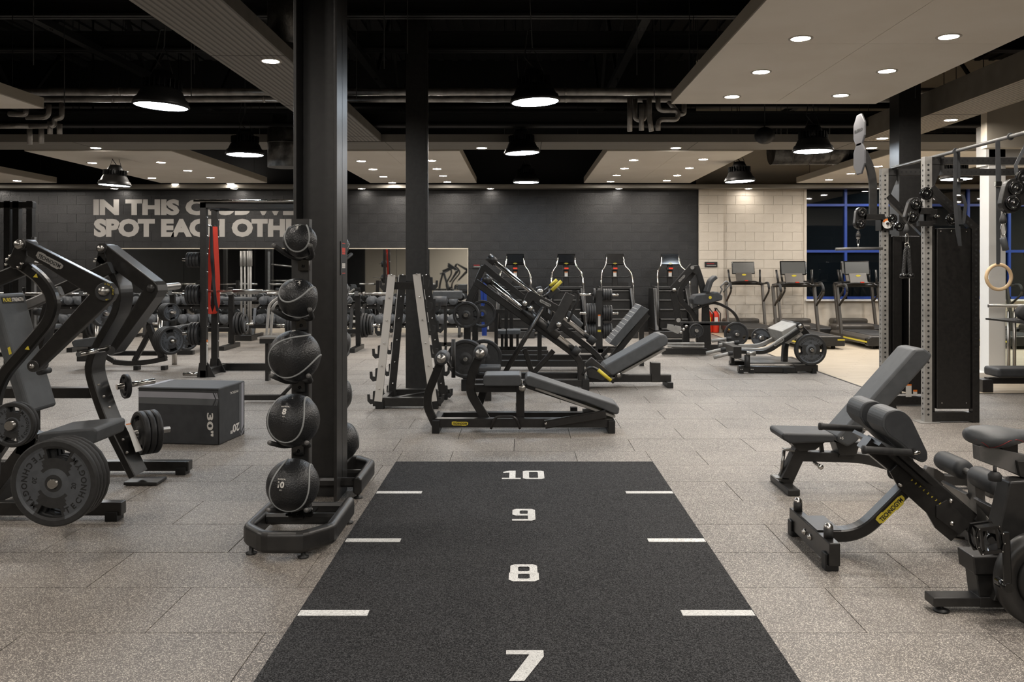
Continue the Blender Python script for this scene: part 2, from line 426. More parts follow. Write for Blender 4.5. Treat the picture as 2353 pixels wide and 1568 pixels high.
wb = blockwall('wall_back', XL, BX1, 0, 3.4, YB, ('wall_black','mortar_black_glint'), 298, lambda x, z: (0 if (z > 1.75 and x > -11.6) or x > -1.5 else 5)+ (abs(x+2)*.01), skip=lambda a, b, z: a > MX0+.1 and b < MX1-.1 and MZ0 < z < MZ1-.25)
wf = blockwall('wall_far', BX1, BX2, 0, 3.4, YB-.02, ('wall_white','mortar_white'), 200, lambda x, z: x)
struct('trim_2', M().box((BX1-.012,YB-.06,0),(BX1+.01,YB-.012,3.4)), 'beam_dark')
blockwall('wall_pier', BX1, BX1+.58, 0, 3.4, YB-.10, ('wall_white','mortar_white'), 60, lambda x, z: z)
WZ0, WXR = .77, XR
struct('wall_window', M().box((BX2,YB-.03,0),(XR,YB+.25,WZ0)).box((BX2,YB-.03,3.36),(XR,YB+.25,3.4)).box((BX2-.02,YB-.05,0),(BX2+.04,YB+.25,3.4)), 'wall_white')
struct('wall_upper', M().box((XL,YB+.1,3.4),(4.1,YB+.3,ZT)), 'beam_dark')
struct('wall_upper_right', M().box((4.1,YB+.1,3.4),(XR,YB+.3,ZT)), 'cream')
# windows with blue frames, night outside
def window(name, x0, x1, z0, z1, y, nv, hz, fw=.06):
    g = struct(name, M().box((x0,y+.06,z0),(x1,y+.075,z1)), 'night_glass')
    fr = M().box((x0,y,z0),(x1,y+.1,z0+fw))
    for i in range(1, nv+1): xx = x0+.957*i; fr.box((xx-fw,y,z0),(xx,y+.1,z1))
    for z in hz: fr.box((x0,y+.005,z),(x1,y+.095,z+fw))
    o = link('window_frame', mesh('window_frame', fr, 'blue'), g)
    return g
window('window_1', BX2+.04, BX2+.04+.957*4, WZ0, 3.36, YB-.02, 4, (1.86, 2.94))
window('window_2', BX2+.04+.957*4, XR, WZ0, 3.36, YB-.02, 4, (1.86, 2.94))
struct('trim_4', M().box((BX2,YB-.13,WZ0-.04),(XR,YB+.02,WZ0)), 'white')
struct('wall_left', M().box((XL-.3,YN,0),(XL,YB+.3,ZT)), 'wall_black')
struct('wall_right', M().box((XR,YN,0),(XR+.3,YB+.3,ZT)), 'wall_white')
struct('wall_rear', M().box((XL,YN-.3,0),(-8.6,YN,ZT)).box((-8.6,YN-.3,3.2),(-2.6,YN,ZT)).box((-2.6,YN-.3,0),(XR,YN,ZT)), 'wall_black')
struct('wall_rear_cream', M().box((-8.6,YN-.3,0),(-2.6,YN,3.2)), 'cream')
# roof deck with ribs, purlins and trusses
dk = M().box((XL,YN,ZT),(XR,YB+.3,ZT+.2)); x = XL
while x < XR: dk.box((x,YN,ZT-.05),(x+.12,YB,ZT)); x += .33
ceil = struct('ceiling', dk, 'roof_dark')
pur = []
for i, (yy, zz, hh, dd) in enumerate([(7.6,4.25,.30,.2),(10.2,4.5,.2,.16),(12.8,4.75,.28,.2),(12.8,3.62,.22,.2),(16.5,4.6,.28,.2),(19.2,4.4,.26,.2),(3.5,4.9,.3,.2),(-2,4.9,.3,.2)]):
    mm = M().box((XL,yy-dd/2,zz),(XR,yy+dd/2,zz+.03)).box((XL,yy-dd/2,zz+hh-.03),(XR,yy+dd/2,zz+hh)).box((XL,yy-.015,zz),(XR,yy+.015,zz+hh))
    single('roof_beam', mm, 'beam_dark', 'black steel roof beam crossing the hall, %s from the camera' % ORD[i], 'beam', 'roof beams')
for i, xx in enumerate((-10.2,-6.3,-2.45,1.6,5.5,9.6)):
    mm = M(); z0, z1 = 4.7, 6.2
    mm.box((xx-.06,YN,z0),(xx+.06,YB,z0+.1)).box((xx-.06,YN,z1),(xx+.06,YB,z1+.1)); yy = YN+.4; up = True
    while yy < YB-1.6:
        mm.bar((xx,yy,z0 if up else z1),(xx,yy+1.5,z1 if up else z0),.05,.07,(1,0,0)); up = not up; yy += 1.5
    single('roof_truss', mm, 'beam_dark', 'black steel roof truss running away from the camera, %s from the west wall' % ORD[i], 'truss', 'roof trusses')
rod = M()
for i in range(90):
    x, y = random.uniform(-8, 8), random.choice((random.uniform(8, 11.4), random.uniform(14.2, 16.2))); rod.cyl((x,y,3.6),(x,y,6.3),.006,4)
single('hanger_rods', rod, 'beam_dark', 'thin black hanger rods dropping from the roof', 'rods')['kind'] = 'stuff'

# floating white ceiling rafts with downlights; boxed ribbed beams with downlights
RZ = 3.42; KR = (RZ-CAMZ)*FPX
disc = M().lathe([(.0001,0),(.078,0)], (0,0,0), (0,0,-1), 20); disc.lathe([(.078,-.0),(.1,0.0),(.1,-.012)], (0,0,-.002), (0,0,-1), 20, 1); me_glow = mesh('downlight', disc, ['down_glow','down_rim']); me_glow2 = mesh('downlight', disc, ['down_glow_small','down_rim'])
def downs(parent, pts, loc):
    for x, y, z in pts: link('downlight', me_glow2 if y > 19.4 else me_glow, parent, (x-loc[0], y-loc[1], z-.004-loc[2]))
def raft(x0, x1, y0, y1, label, pts, seams=True):
    loc = V(((x0+x1)/2, (y0+y1)/2, RZ)); t = T('ceiling_raft', label, 'ceiling raft', loc, 'floating ceiling rafts')
    t.part('side_trim', M().box((x0,y0,RZ+.012),(x1,y1,RZ+.13)), 'raft_side')
    n = max(2, round((y1-y0)/2.4)); dy = (y1-y0)/n; xm = (x0+x1)/2
    for i in range(n):
        for a, b in ((x0, xm), (xm, x1)): t.part('panel', M().box((a+.002, y0+i*dy+.002, RZ), (b-.002, y0+(i+1)*dy-.002, RZ+.016)), 'raft')
    wr = M()
    for x in (x0+.2, x1-.2):
        for y in (y0+.3, y1-.3): wr.cyl((x,y,RZ+.12),(x,y,4.7),.004,4)
    t.part('suspension_wires', wr, 'beam_dark')
    downs(t.o, pts, loc)
def grid(pxs): return [(WX(x, KR/(CY-y)), KR/(CY-y), RZ) for x, y in pxs]
raft(1.74, 4.12, 1.9, 9.95, 'large white ceiling raft with downlights, directly over the cable rig', grid([(1840,88),(1749,165),(1682,222),(2180,84),(2038,163),(1932,219)])+[(2.35,5.9,RZ),(2.35,4.7,RZ),(3.53,5.9,RZ),(3.53,4.7,RZ),(2.35,3.4,RZ),(3.53,3.4,RZ),(2.35,2.3,RZ),(3.53,2.3,RZ)])
raft(1.40, 3.80, 14.0, 19.3, 'white ceiling raft with downlights above the stair climbers', grid([(1456,368),(1435,387),(1417,403),(1403,417),(1616,366),(1584,386),(1556,403),(1532,415)]))
raft(-3.42, -1.02, 14.0, 19.3, 'white ceiling raft with downlights behind the two black columns', grid([(830,370),(857,389),(881,406),(901,420),(992,369),(1004,388),(1018,404),(1028,418)]))
raft(-8.15, -5.75, 14.0, 19.3, 'white ceiling raft with downlights above the wall slogan', grid([(212,374),(285,394),(349,409),(403,423),(370,373),(431,392),(484,408),(530,422)]))
raft(-12.9, -10.5, 14.0, 19.3, 'white ceiling raft partly cut by the picture edge, beside the slogan raft', [(x, y, RZ) for x in (-12.3,-11.1) for y in (15.2,16.4,17.6,18.8)])
raft(6.2, 8.6, 14.0, 19.3, 'white ceiling raft with downlights above the treadmills', grid([(1905,413),(1955,399),(2018,382)])+[(7.95,15.2,RZ),(7.95,16.4,RZ),(7.95,17.6,RZ),(7.95,18.8,RZ),(6.75,15.2,RZ)])
raft(10.9, 13.3, 14.0, 19.3, 'white ceiling raft beyond the glass screen', [(x, y, RZ) for x in (11.5,12.7) for y in (15.2,16.4,17.6,18.8)])
raft(-8.12, -5.73, 1.9, 10.25, 'white ceiling raft over the chest press machine', [(x, y, RZ) for x in (-7.55,-6.37) for y in (2.3,3.5,4.7,5.9,7.1,8.3)])
raft(-3.42, -1.02, -6.0, 2.2, 'white ceiling raft behind the camera, over the free floor', [(x, y, RZ) for x in (-2.8,-1.6) for y in (-5,-3.4,-1.8,-.2,1.2)])
raft(1.4, 3.8, -6.0, 1.2, 'white ceiling raft behind the camera, over the turf side', [(x, y, RZ) for x in (2,3.2) for y in (-5,-3.4,-1.8,-.2)])
def boxbeam(x0, x1, y0, y1, z, label, rib, pts, h=.3):
    loc = V(((x0+x1)/2, (y0+y1)/2, z)); t = T('boxed_beam', label, 'beam', loc)
    t.part('casing', M().box((x0,y0,z),(x1,y1,z+h)), rib)
    sm = M()
    if y1-y0 > x1-x0:
        y = y0+1.2
        while y < y1: sm.box((x0-.002,y,z-.002),(x1+.002,y+.008,z)); y += 2.4
    else:
        x = x0+1.2
        while x < x1: sm.box((x,y0-.002,z-.002),(x+.008,y1+.002,z)); x += 2.4
    t.part('joint', sm, 'beam_dark'); downs(t.o, pts, loc)
boxbeam(-2.84, -2.16, -3, 13.1, RZ+.03, 'ribbed boxed beam above the medicine ball rack, running away', 'rib_long', [(-2.35,8.0,RZ+.03),(-2.35,4.6,RZ+.03),(-2.35,1,RZ+.03)], h=.12)
boxbeam(5.15, 5.8, 0, 13.1, RZ+.03, 'ribbed pale boxed beam to the side of the cable rig', 'rib_light', [(WX(2185,11.2),11.2,RZ+.03),(5.4,12.8,RZ+.03),(5.4,8.0,RZ+.03),(5.4,4.8,RZ+.03)])
boxbeam(-12.9, 13.6, 13.12, 13.98, RZ+.02, 'long ribbed boxed beam crossing the hall in front of the far rafts', 'rib_cross', [(WX(x, 13.75), 13.75, RZ+.02) for x in (-230,220,662,1107,1553,2003,2440)], h=.12)
boxbeam(-12.9, 13.6, 19.5, 19.9, 3.33, 'slim boxed beam along the head of the block wall', 'rib_cross', [(WX(x, 19.7), 19.7, 3.33) for x in (-30,263,538,831,1127,1422,1720,2015)], h=.08)

# columns
def hcol(label, xa, xb, ya, yb, z1):
    mm = M(); tk = .02
    mm.box((xa,ya,0),(xa+tk,yb,z1)).box((xb-tk,ya,0),(xb,yb,z1)).box((xa,(ya+yb)/2-.007,0),(xb,(ya+yb)/2+.007,z1))
    t = T('steel_column', label, 'column', ((xa+xb)/2,(ya+yb)/2,0)); t.part('section', mm, 'satin_black', bev=.003)
    return t
c1 = hcol('tall black steel H-section column directly behind the medicine ball rack', -1.47, -1.19, 5.5, 5.83, 5.0)
mm = M().box((-1.189,5.60,WZ(632,5.7)),(-1.186,5.78,WZ(556,5.7)))
for i, (y, h, k) in enumerate(((560,.006,1),(575,.03,1),(583,.012,1),(607,.010,2),(611,.010,2),(615,.010,2),(628,.005,1))):
    z = WZ(y, 5.7); mm.box((-1.186,5.64,z-h/2),(-1.1855,5.74,z+h/2), k)
single('safety_notice', mm, ['ink','red','print'], 'narrow black notice with red and white print on the near column', 'notice')
single('steel_column', M().box((-1.44,10.6,0),(-1.19,10.88,5.0)).box((-1.195,10.595,0),(-1.165,10.60,5.0)), 'satin_black', 'black boxed column standing behind the barbell storage frame', 'column', bev=.003)
single('steel_column', M().box((4.68,10.6,0),(4.95,10.88,5.0)), 'satin_black', 'black boxed column behind the cable towers', 'column', bev=.003)
single('steel_column', M().box((WX(2272,11.6),11.6,0),(WX(2311,11.6),11.83,3.45)), 'white', 'slim white square column beyond the cable rig', 'column', bev=.004)
struct('trim_5', M().box((5.55,11.55,0),(XR,11.9,.09)).box((6.3,11.6,2.9),(XR,11.85,3.45)), 'white')
struct('wall_partition', M().box((6.15,11.3,3.1),(XR,11.45,4.0)), 'cream')
struct('wall_bulkhead', M().box((5.95,8.9,3.8),(XR,9.2,6.0)), 'wall_black')
# glass screen and handrail
t = T('glass_screen', 'clear glass screen with stainless handrail at the edge of the treadmill area', 'glass screen', (7.2,11.7,0))
for i in range(4): t.part('pane', M().box((6.55+i*1.25,11.70,.1),(7.78+i*1.25,11.712,2.55)), 'glass')
t.part('handrail', M().tube([(6.25,11.45,1.0),(11,11.45,1.0)], .024, 10), 'brushed_steel')
for x in (6.52,6.6,8.6,10.5): t.part('post', M().cyl((x,11.45,.09),(x,11.45,.93),.022,10).cyl((x,11.45,.93),(x,11.45,.99),.008,6), 'brushed_steel')

# pipes and services under the roof
def pipe(z_px, Y, d, lab):
    z = WZ(z_px, Y); mm = M().tube([(XL+.2,Y,z),(XR-.2,Y,z)], d/2, 14)
    x = -12
    while x < 13: mm.cyl((x,Y,z),(x+.03,Y,z),d/2+.006,14); x += 2.1
    single('lagged_pipe', mm, 'pipe_lag', lab, 'pipe')
pipe(211, 12.1, .11, 'upper of the two silver lagged pipes crossing under the roof')
pipe(228, 11.9, .09, 'lower of the two silver lagged pipes crossing under the roof')
def pipework(lab, segs, Y, d=.07):
    mm = M()
    for s in segs: mm.tube(fillet([W(x, y, Y+dy) for x, y, dy in s], .08), d/2, 8)
    single('pipework', mm, 'pipe_lag', lab, 'pipework')
pipework('cluster of lagged pipes with bends hanging by the far rafts', [[(1447,225,0),(1447,302,0)],[(1459,228,.2),(1459,276,.2),(1482,276,.2),(1482,230,.2)],[(1492,225,0),(1492,270,0),(1497,302,0)],[(1512,225,.1),(1512,254,.1),(1558,254,.1),(1558,275,.1),(1512,275,.1),(1512,300,.1)],[(1530,225,.3),(1560,262,.3)],[(1572,235,.2),(1572,262,.2),(1560,262,.2)],[(1474,240,0),(1474,300,0)]], 11.6)
pipework('cluster of lagged pipes with bends beside the near white raft', [[(20,262,0),(60,264,0),(60,250,0)],[(68,290,0),(125,290,0),(125,272,0),(142,272,0),(142,236,0)],[(112,240,.1),(112,270,.1),(60,270,.1)],[(68,290,.2),(68,332,.2)],[(95,285,.1),(95,330,.1)],[(115,280,0),(115,308,0)],[(137,285,0),(137,308,0)],[(0,290,0),(68,290,0)]], 11.6)
def duct(a, b, r, lab):
    mm = M().tube([a, b], r, 20); d = V(b)-V(a); n = int(d.length/.35)
    for i in range(1, n): p = V(a)+d*i/n; mm.cyl(p, p+d.normalized()*.02, r+.008, 20)
    single('ventilation_duct', mm, 'duct_foil', lab, 'duct')
duct(W(655,-60,8.2), W(655,105,8.2), .16, 'upright foil duct dropping behind the near column head')
duct(W(652,270,13), W(652,385,13), .24, 'foil duct hanging behind the near column, beside the cross beam')
duct((4.9,16.8,3.85), (9.5,16.8,3.85), .32, 'dark round duct running above the treadmill area')
single('loudspeaker', M().ball(W(1757,312,12.7), .15, 20, sz=.85).cyl(W(1757,295,12.7), V(W(1757,295,12.7))+V((0,0,1.0)), .008, 6), 'deep_black', 'black globe loudspeaker hanging between two high-bay lamps', 'loudspeaker')
# high-bay pendant lamps
pd = T('pendant_lamp', 'x', 'pendant lamp', (0,0,0), 'high-bay pendant lamps')
pd.part('reflector', M().lathe([(.255,.002),(.275,.012),(.272,.03),(.262,.05),(.255,.075),(.235,.085),(.20,.16),(.17,.19),(.12,.21)], (0,0,0), (0,0,1), 32).lathe([(.255,.004),(.24,.06),(.12,.19),(.001,.2)], (0,0,0), (0,0,1), 32), 'pendant_metal')
hs = M().lathe([(.13,.20),(.135,.22),(.12,.30),(.09,.36),(.001,.37)], (0,0,0), (0,0,1), 20)
for i in range(24): a = 2*pi*i/24; hs.cbox((.165*cos(a),.165*sin(a),.225), (.06,.004,.09), rot=Matrix.Rotation(a, 3, 'Z'))
pd.part('heat_sink', hs, 'deep_black')
pd.part('lens', M().lathe([(.0001,.004),(.253,.006)], (0,0,0), (0,0,1), 32), 'pendant_glow')
pd.part('chain', M().tube([(-.1,0,.34),(0,0,.62),(.1,0,.34)], .005, 5).cyl((0,0,.6),(0,0,3.28),.006,5).tube([(.02,0,.36),(-.09,0,.5),(-.05,0,.78),(.0,0,.8)], .007, 6), 'deep_black')
PL = [(370,246,8.64,3,'high-bay pendant lamp, large, over the chest press machine'),(1230,236,9.3,-3,'large high-bay pendant lamp over the centre of the turf'),
 (563,357,12.3,0,'high-bay pendant lamp beside the near column, in front of the cross beam'),(1200,353,12.9,-3,'high-bay pendant lamp straight behind the large central one'),
 (1868,349,11.7,0,'high-bay pendant lamp nearest above the treadmills'),(263,427,15.0,3,'small high-bay pendant lamp just above the slogan'),
 (1209,420,17.4,0,'farthest small high-bay pendant lamp in the middle of the hall'),(1700,418,15.4,-2,'small high-bay pendant lamp in front of the white block wall'),
 (2197,413,15.2,0,'small high-bay pendant lamp seen through the cable rig')]
for i, (x, y, Y, tilt, lab) in enumerate(PL):
    o = pd.o if i == 0 else dup(pd.o, (0,0,0)); o['label'] = lab; o.location = W(x, y, Y); o.rotation_euler = (0, radians(tilt), 0)
o = dup(pd.o, (0,0,0), label='high-bay pendant lamp behind the camera'); o.location = (0,-2,3.1); o.rotation_euler = (0,0,0)

# mirrors along the block wall
n = 5; dx = (MX1-MX0)/n
for i in range(n):
    a = MX0+i*dx
    o = single('wall_mirror', M().box((a+.004,YB-.03,MZ0),(a+dx-.004,YB-.012,MZ1)), 'mirror', 'tall frameless mirror panel on the black block wall, %s from the slogan end' % ORD[i], 'mirror', 'wall mirrors')
struct('trim_6', M().box((MX0,YB-.035,MZ1),(MX1,YB-.01,MZ1+.025)).box((MX1,YB-.035,MZ0),(MX1+.02,YB-.01,MZ1+.025)), 'raft_side')
struct('baseboard_back', M().box((MX0,YB-.2,0),(MX1,YB-.01,.10)), 'cream')
# slogan
for line, x0, x1, y0, y1 in (('IN THIS CLUB WE',215,681,458,495),('SPOT EACH OTHER',216,726,503,545)):
    mm = M(); add_text(mm, line, ((WX(x0,YB)+WX(x1,YB))/2, YB-.008, (WZ(y0,YB)+WZ(y1,YB))/2), (1,0,0), (0,0,1), h=WZ(y0,YB)-WZ(y1,YB), w=WX(x1,YB)-WX(x0,YB), off=.06)
    link('lettering', mesh('lettering', mm, 'letter'), wb)
def wallsign(x0, x1, y0, y1, Y, lab, par=None):
    a, b = W(x0, y1, Y), W(x1, y0, Y); t = T('wall_sign', lab, 'sign', ((a.x+b.x)/2, Y, a.z))
    t.part('board', M().box((a.x,Y-.015,a.z),(b.x,Y,b.z)), 'ink')
    h = b.z-a.z; w_ = b.x-a.x
    t.part('lettering', M().box((a.x+w_*.15,Y-.017,a.z+h*.55),(a.x+w_*.75,Y-.015,a.z+h*.75)).box((a.x+w_*.15,Y-.017,a.z+h*.3),(a.x+w_*.9,Y-.015,a.z+h*.36),1), ['dark_red','print'])
wallsign(1619, 1648, 602, 614, YB-.11, 'small dark sign with red heading on the white block wall')
wallsign(1085, 1108, 606, 617, YB-.02, 'small dark sign with red bar on the black block wall beside the mirror')

# turf track with painted numbers
tf = T('turf_track', 'black artificial turf sprint track with white distance marks running from the camera', 'turf', (0.02,3,0))
tf.part('turf', M().box((-.98,-6.4,-.018),(1.02,6.66,.004)), 'turf')
def mark(name, mm): return tf.part(name, mm, 'turf_white')
for yy in (5.745,4.738,3.741,2.74,1.74,.74):
    mark('line', M().box((-.975,yy-.029,.003),(-.672,yy+.029,.0062))); mark('line', M().box((.70,yy-.029,.003),(1.015,yy+.029,.0062)))
def ring(mm, x0, y0, x1, y1, sx, sy, cut, f):
    o = [(x0+cut,y0),(x1-cut,y0),(x1,y0+cut),(x1,y1-cut),(x1-cut,y1),(x0+cut,y1),(x0,y1-cut),(x0,y0+cut)]
    c = cut*.35; a, b, d, e = x0+sx, y0+sy, x1-sx, y1-sy
    n = [(a+c,b),(d-c,b),(d,b+c),(d,e-c),(d-c,e),(a+c,e),(a,e-c),(a,b+c)]
    mm.add([f(*p) for p in o+n], [(i, (i+1) % 8, 8+(i+1) % 8, 8+i) for i in range(8)])
def poly(mm, pts, f): mm.add([f(*p) for p in pts], [tuple(range(len(pts)))])
def digit(ch, cx, cy, w_, h_, sw=.045):
    mm = M(); s = sw; v = sw*.8; f = lambda x, y: (cx-w_/2+x, cy-h_/2+y, .0065); f2 = lambda x, y: (cx-w_/2+x, cy-h_/2+y, .0071); poly2 = lambda m_, p, _f: poly(m_, p, f2); H = h_/2+v/2
    if ch == '0': ring(mm, 0,0,w_,h_,s,v,.022,f)
    if ch == '1': poly(mm, [(0,0),(w_,0),(w_,v),(w_*.72,v),(w_*.72,h_),(w_*.38,h_),(w_*.05,h_*.86),(w_*.05,h_*.70),(w_*.38,h_*.76),(w_*.38,v),(0,v)], f)
    if ch == '8': ring(mm, 0,0,w_,H,s,v,.022,f); ring(mm, .006,h_-H,w_-.006,h_,s-.006,v,.022,f2)
    if ch == '9': ring(mm, 0,h_-H,w_,h_,s,v,.022,f); poly2(mm, [(w_-s,h_-H+.02),(w_,h_-H+.02),(w_,.022),(w_-.022,0),(0,0),(0,v),(w_-s,v)], f)
    if ch == '6': ring(mm, 0,0,w_,H,s,v,.022,f); poly2(mm, [(0,H-.02),(s,H-.02),(s,h_-v),(w_,h_-v),(w_,h_),(.022,h_),(0,h_-.022)], f)
    if ch == '5': poly(mm, [(w_-s,H),(w_,H-.02),(w_,.022),(w_-.022,0),(0,0),(0,v),(w_-s,v),(w_-s,H-v),(0,H-v),(0,h_),(w_,h_),(w_,h_-v),(s,h_-v),(s,H)], f)
    if ch == '7': poly(mm, [(0,h_-v),(0,h_),(w_,h_),(w_,h_-v*1.5),(w_*.48,-.0),(w_*.1,0),(w_*.62,h_-v)], f)
    mark('numeral', mm)
digit('1', -.075, 6.225, .135, .25); digit('0', .085, 6.225, .155, .25)
digit('9', .012, 5.222, .14, .25); digit('8', .01, 4.232, .147, .235); digit('7', .012, 3.25, .147, .25)
digit('6', .012, 2.24, .147, .25); digit('5', .012, 1.24, .147, .25)
# ---------------------------------------------------------------- weight plates
_PL = {}
def plate_mesh(r, t, n=48, light=False):
    k = (round(r, 3), round(t, 3), n, light)
    if k in _PL: return _PL[k]
    mm = M(); R = [.026, r*.20, r*.34, r*.42, r*.5, r*.58, r*.70, r*.80, r*.86, r*.97, r]
    R[1] = max(R[1], .036)
    Z = [t*.5, t*.5]+[t*.30]*6+[t*.5, t*.5, t*.36]; m = len(R); vs = []
    for sgn in (1, -1):
        for i in range(m):
            for q in range(n): a = 2*pi*q/n; vs.append((R[i]*cos(a), R[i]*sin(a), sgn*Z[i]))
    b = m*n; fs, mi, sm = [], [], []
    def ang(q): return abs(((q+.5)*360/n) % 180-90)
    def hole(i, q): return i in (5, 6) and ang(q) < 22 and n >= 24
    def col(i, q): return 1 if i == 1 or (i in (2,3,4,5,6,7) and ang(q) > {2:56,3:44,4:38,5:32,6:27,7:25}[i]) else 0
    for i in range(m-1):
        for q in range(n):
            j = (q+1) % n
            if hole(i, q):
                for (a0, a1, on) in ((i*n+q, i*n+j, not hole(i-1, q)), ((i+1)*n+j, (i+1)*n+q, not hole(i+1, q)), ((i)*n+q, (i+1)*n+q, not hole(i, q-1)), ((i)*n+j, (i+1)*n+j, not hole(i, q+1))):
                    if on: fs.append((a0, a1, b+a1, b+a0)); mi.append(0); sm.append(False)
                continue
            fs.append((i*n+q, (i+1)*n+q, (i+1)*n+j, i*n+j)); mi.append(col(i, q)); sm.append(False)
            fs.append((b+i*n+q, b+i*n+j, b+(i+1)*n+j, b+(i+1)*n+q)); mi.append(col(i, q)); sm.append(False)
    for q in range(n):
        j = (q+1) % n; fs.append(((m-1)*n+q, b+(m-1)*n+q, b+(m-1)*n+j, (m-1)*n+j)); mi.append(0); sm.append(True)
        fs.append((q, j, b+j, b+q)); mi.append(0); sm.append(True)
    mm.v = vs; mm.f = [list(f) for f in fs]; mm.m = mi; mm.s = sm
    _PL[k] = mesh('weight_plate', mm, ['rubber','plate_grey'] if light else ['plate_black','rubber']); return _PL[k]
_PT = {}
def plate_text(r, t, num):
    k = (r, t, num)
    if k in _PT: return _PT[k]
    mm = M(); rr = r*.69; h = r*.14; word = 'TECHNOGYM'
    for side in (0, pi):
        for i, ch in enumerate(word):
            a = side+(i-4)*radians(13.8); c = V((rr*cos(a), rr*sin(a), t*.30)); add_text(mm, ch, c, (-sin(a), cos(a), 0), (-cos(a), -sin(a), 0), h=h, off=.03, lift=.0012)
        a = side; add_text(mm, num, (rr*.66*cos(a), rr*.66*sin(a), t*.30), (-sin(a), cos(a), 0), (-cos(a), -sin(a), 0), h=h*.8, off=.02, lift=.0012)
    _PT[k] = mesh('lettering', mm, 'ink'); return _PT[k]
def plate(c, axis, r, t, label, group=None, num=None, rot=0, light=False, n=None):
    o = link('weight_plate', plate_mesh(r, t, n or (84 if num else 24), light)); o.location = c
    q = V(axis).to_track_quat('Z', 'Y'); o.rotation_mode = 'QUATERNION'
    from mathutils import Quaternion
    o.rotation_quaternion = q @ Quaternion((0,0,1), rot)
    tag(o, label, 'weight plate', group)
    if num: link('lettering', plate_text(r, t, num), o)
    return o
def stack(c, axis, r, t, n, label, group, num=None, rot=0, light=False, seg=None, rs=None):    # n plates on a horn, first one nearest the viewer
    A = V(axis).normalized()
    for i in range(n):
        lab = label % ('outermost' if i == 0 else ORD[i]+' from the outer end') if '%s' in label else label
        plate(V(c)-A*(i*(t+.002)), axis, rs[i] if rs else r, t, lab, group, num if i == 0 else None, rot, light, seg)

# ---------------------------------------------------------------- chest press machine, near left
t = T('chest_press_machine', 'big black plate-loaded chest press machine with grey seat and yellow-lettered backrest', 'exercise machine', (-2.7,5.3,0))
YA, YF = 4.56, 5.9
LEV = [(58,552),(252,651),(262,663),(264,676),(257,690),(87,850),(79,856),(68,853),(62,843),(66,832),(204,677),(62,587)]
t.part('near_lever', M().pprism(LEV, YA, YA+.05), 'black_steel', bev=.004)
hub = M().cyl(W(46,562,YA), V(W(46,562,YA))+V((0,.12,0)), .031, 24).cyl(W(75,842,YA-.012), V(W(75,842,YA))+V((0,.1,0)), .031, 24).cyl(W(242,671,YA-.012), V(W(242,671,YA)), .05, 28)
t.part('lever_hub', hub, 'satin_black', bev=.003)
caps = M().lathe([(.0001,-.022),(.022,-.021),(.025,-.012),(.025,0)], W(46,562,YA), (0,1,0), 24).lathe([(.0001,-.006),(.012,-.006),(.012,0)], W(46,562,YA-.02), (0,1,0), 16).lathe([(.0001,-.012),(.012,-.012),(.012,0)], W(75,842,YA-.012), (0,1,0), 16)
t.part('pivot_cap', caps, 'brushed_steel')
t.part('plate_horn', M().lathe([(.0001,-.045),(.016,-.043),(.024,-.034),(.025,0)], W(242,669,YA-.01), (0,1,0), 20), 'brushed_steel')
badge(t, W(114,600,YA-.002), (1,0,-.51), (.51,0,1), .155, 'light_metal')
ringt = M()
for base, word in ((0.35, 'MAX 220 lb 100 kg'), (3.5, 'MAX 220 lb 100 kg')):
    for i, ch in enumerate(word):
        if ch == ' ': continue
        a = base+1.5-i*.135; c = V(W(242,671,YA-.012))+V((cos(a)*.042, 0, sin(a)*.042)); add_text(ringt, ch, c, (sin(a),0,-cos(a)), (cos(a),0,sin(a)), h=.0085, off=.0, lift=.001)
t.part('lettering', ringt, 'yellow')
t.part('curved_strut', M().sweep(fillet(PW([(44,604),(96,640),(126,690),(116,735),(60,802),(5,865),(-15,930),(-10,1010),(-20,1130)], 4.68), .12, 6), .055, .062, ch=.01), 'black_steel')
t.part('bracket', M().pprism([(34,562),(60,560),(62,588),(48,618),(30,618),(10,602),(24,586)], 4.62, 4.72), 'black_steel', bev=.004)
bl = M()
for x, y in ((23,588),(16,596),(14,608),(50,606),(42,614)): bl.lathe([(.0001,-.008),(.006,-.008),(.008,0)], W(x, y, 4.62), (0,1,0), 10)
t.part('bolt', bl, 'bolt')
def tri(mm, x, y, Y, s=5.5):
    mm.pprism([(x-s,y+s*.6),(x+s,y+s*.8),(x+s*.4,y-s*.9)], Y, Y+.002)
wt = M(); tri(wt, 81, 634, 4.648); tri(wt, 62, 800, 4.648)
t.part('warning_sticker', wt, 'yellow')
t.part('cross_tube', M().sweep(PW([(-60,672),(0,641),(56,618)], 4.75), .05, .075, ch=.008), 'black_steel')
t.part('cross_tube', M().sweep(PW([(128,672),(190,645),(256,615)], 5.8), .06, .085, ch=.008), 'black_steel')
t.part('cross_tube', M().sweep(fillet(PW([(20,712),(70,700),(112,680),(140,668)], 5.5), .2, 4), .05, .062, ch=.008), 'grey_metal')
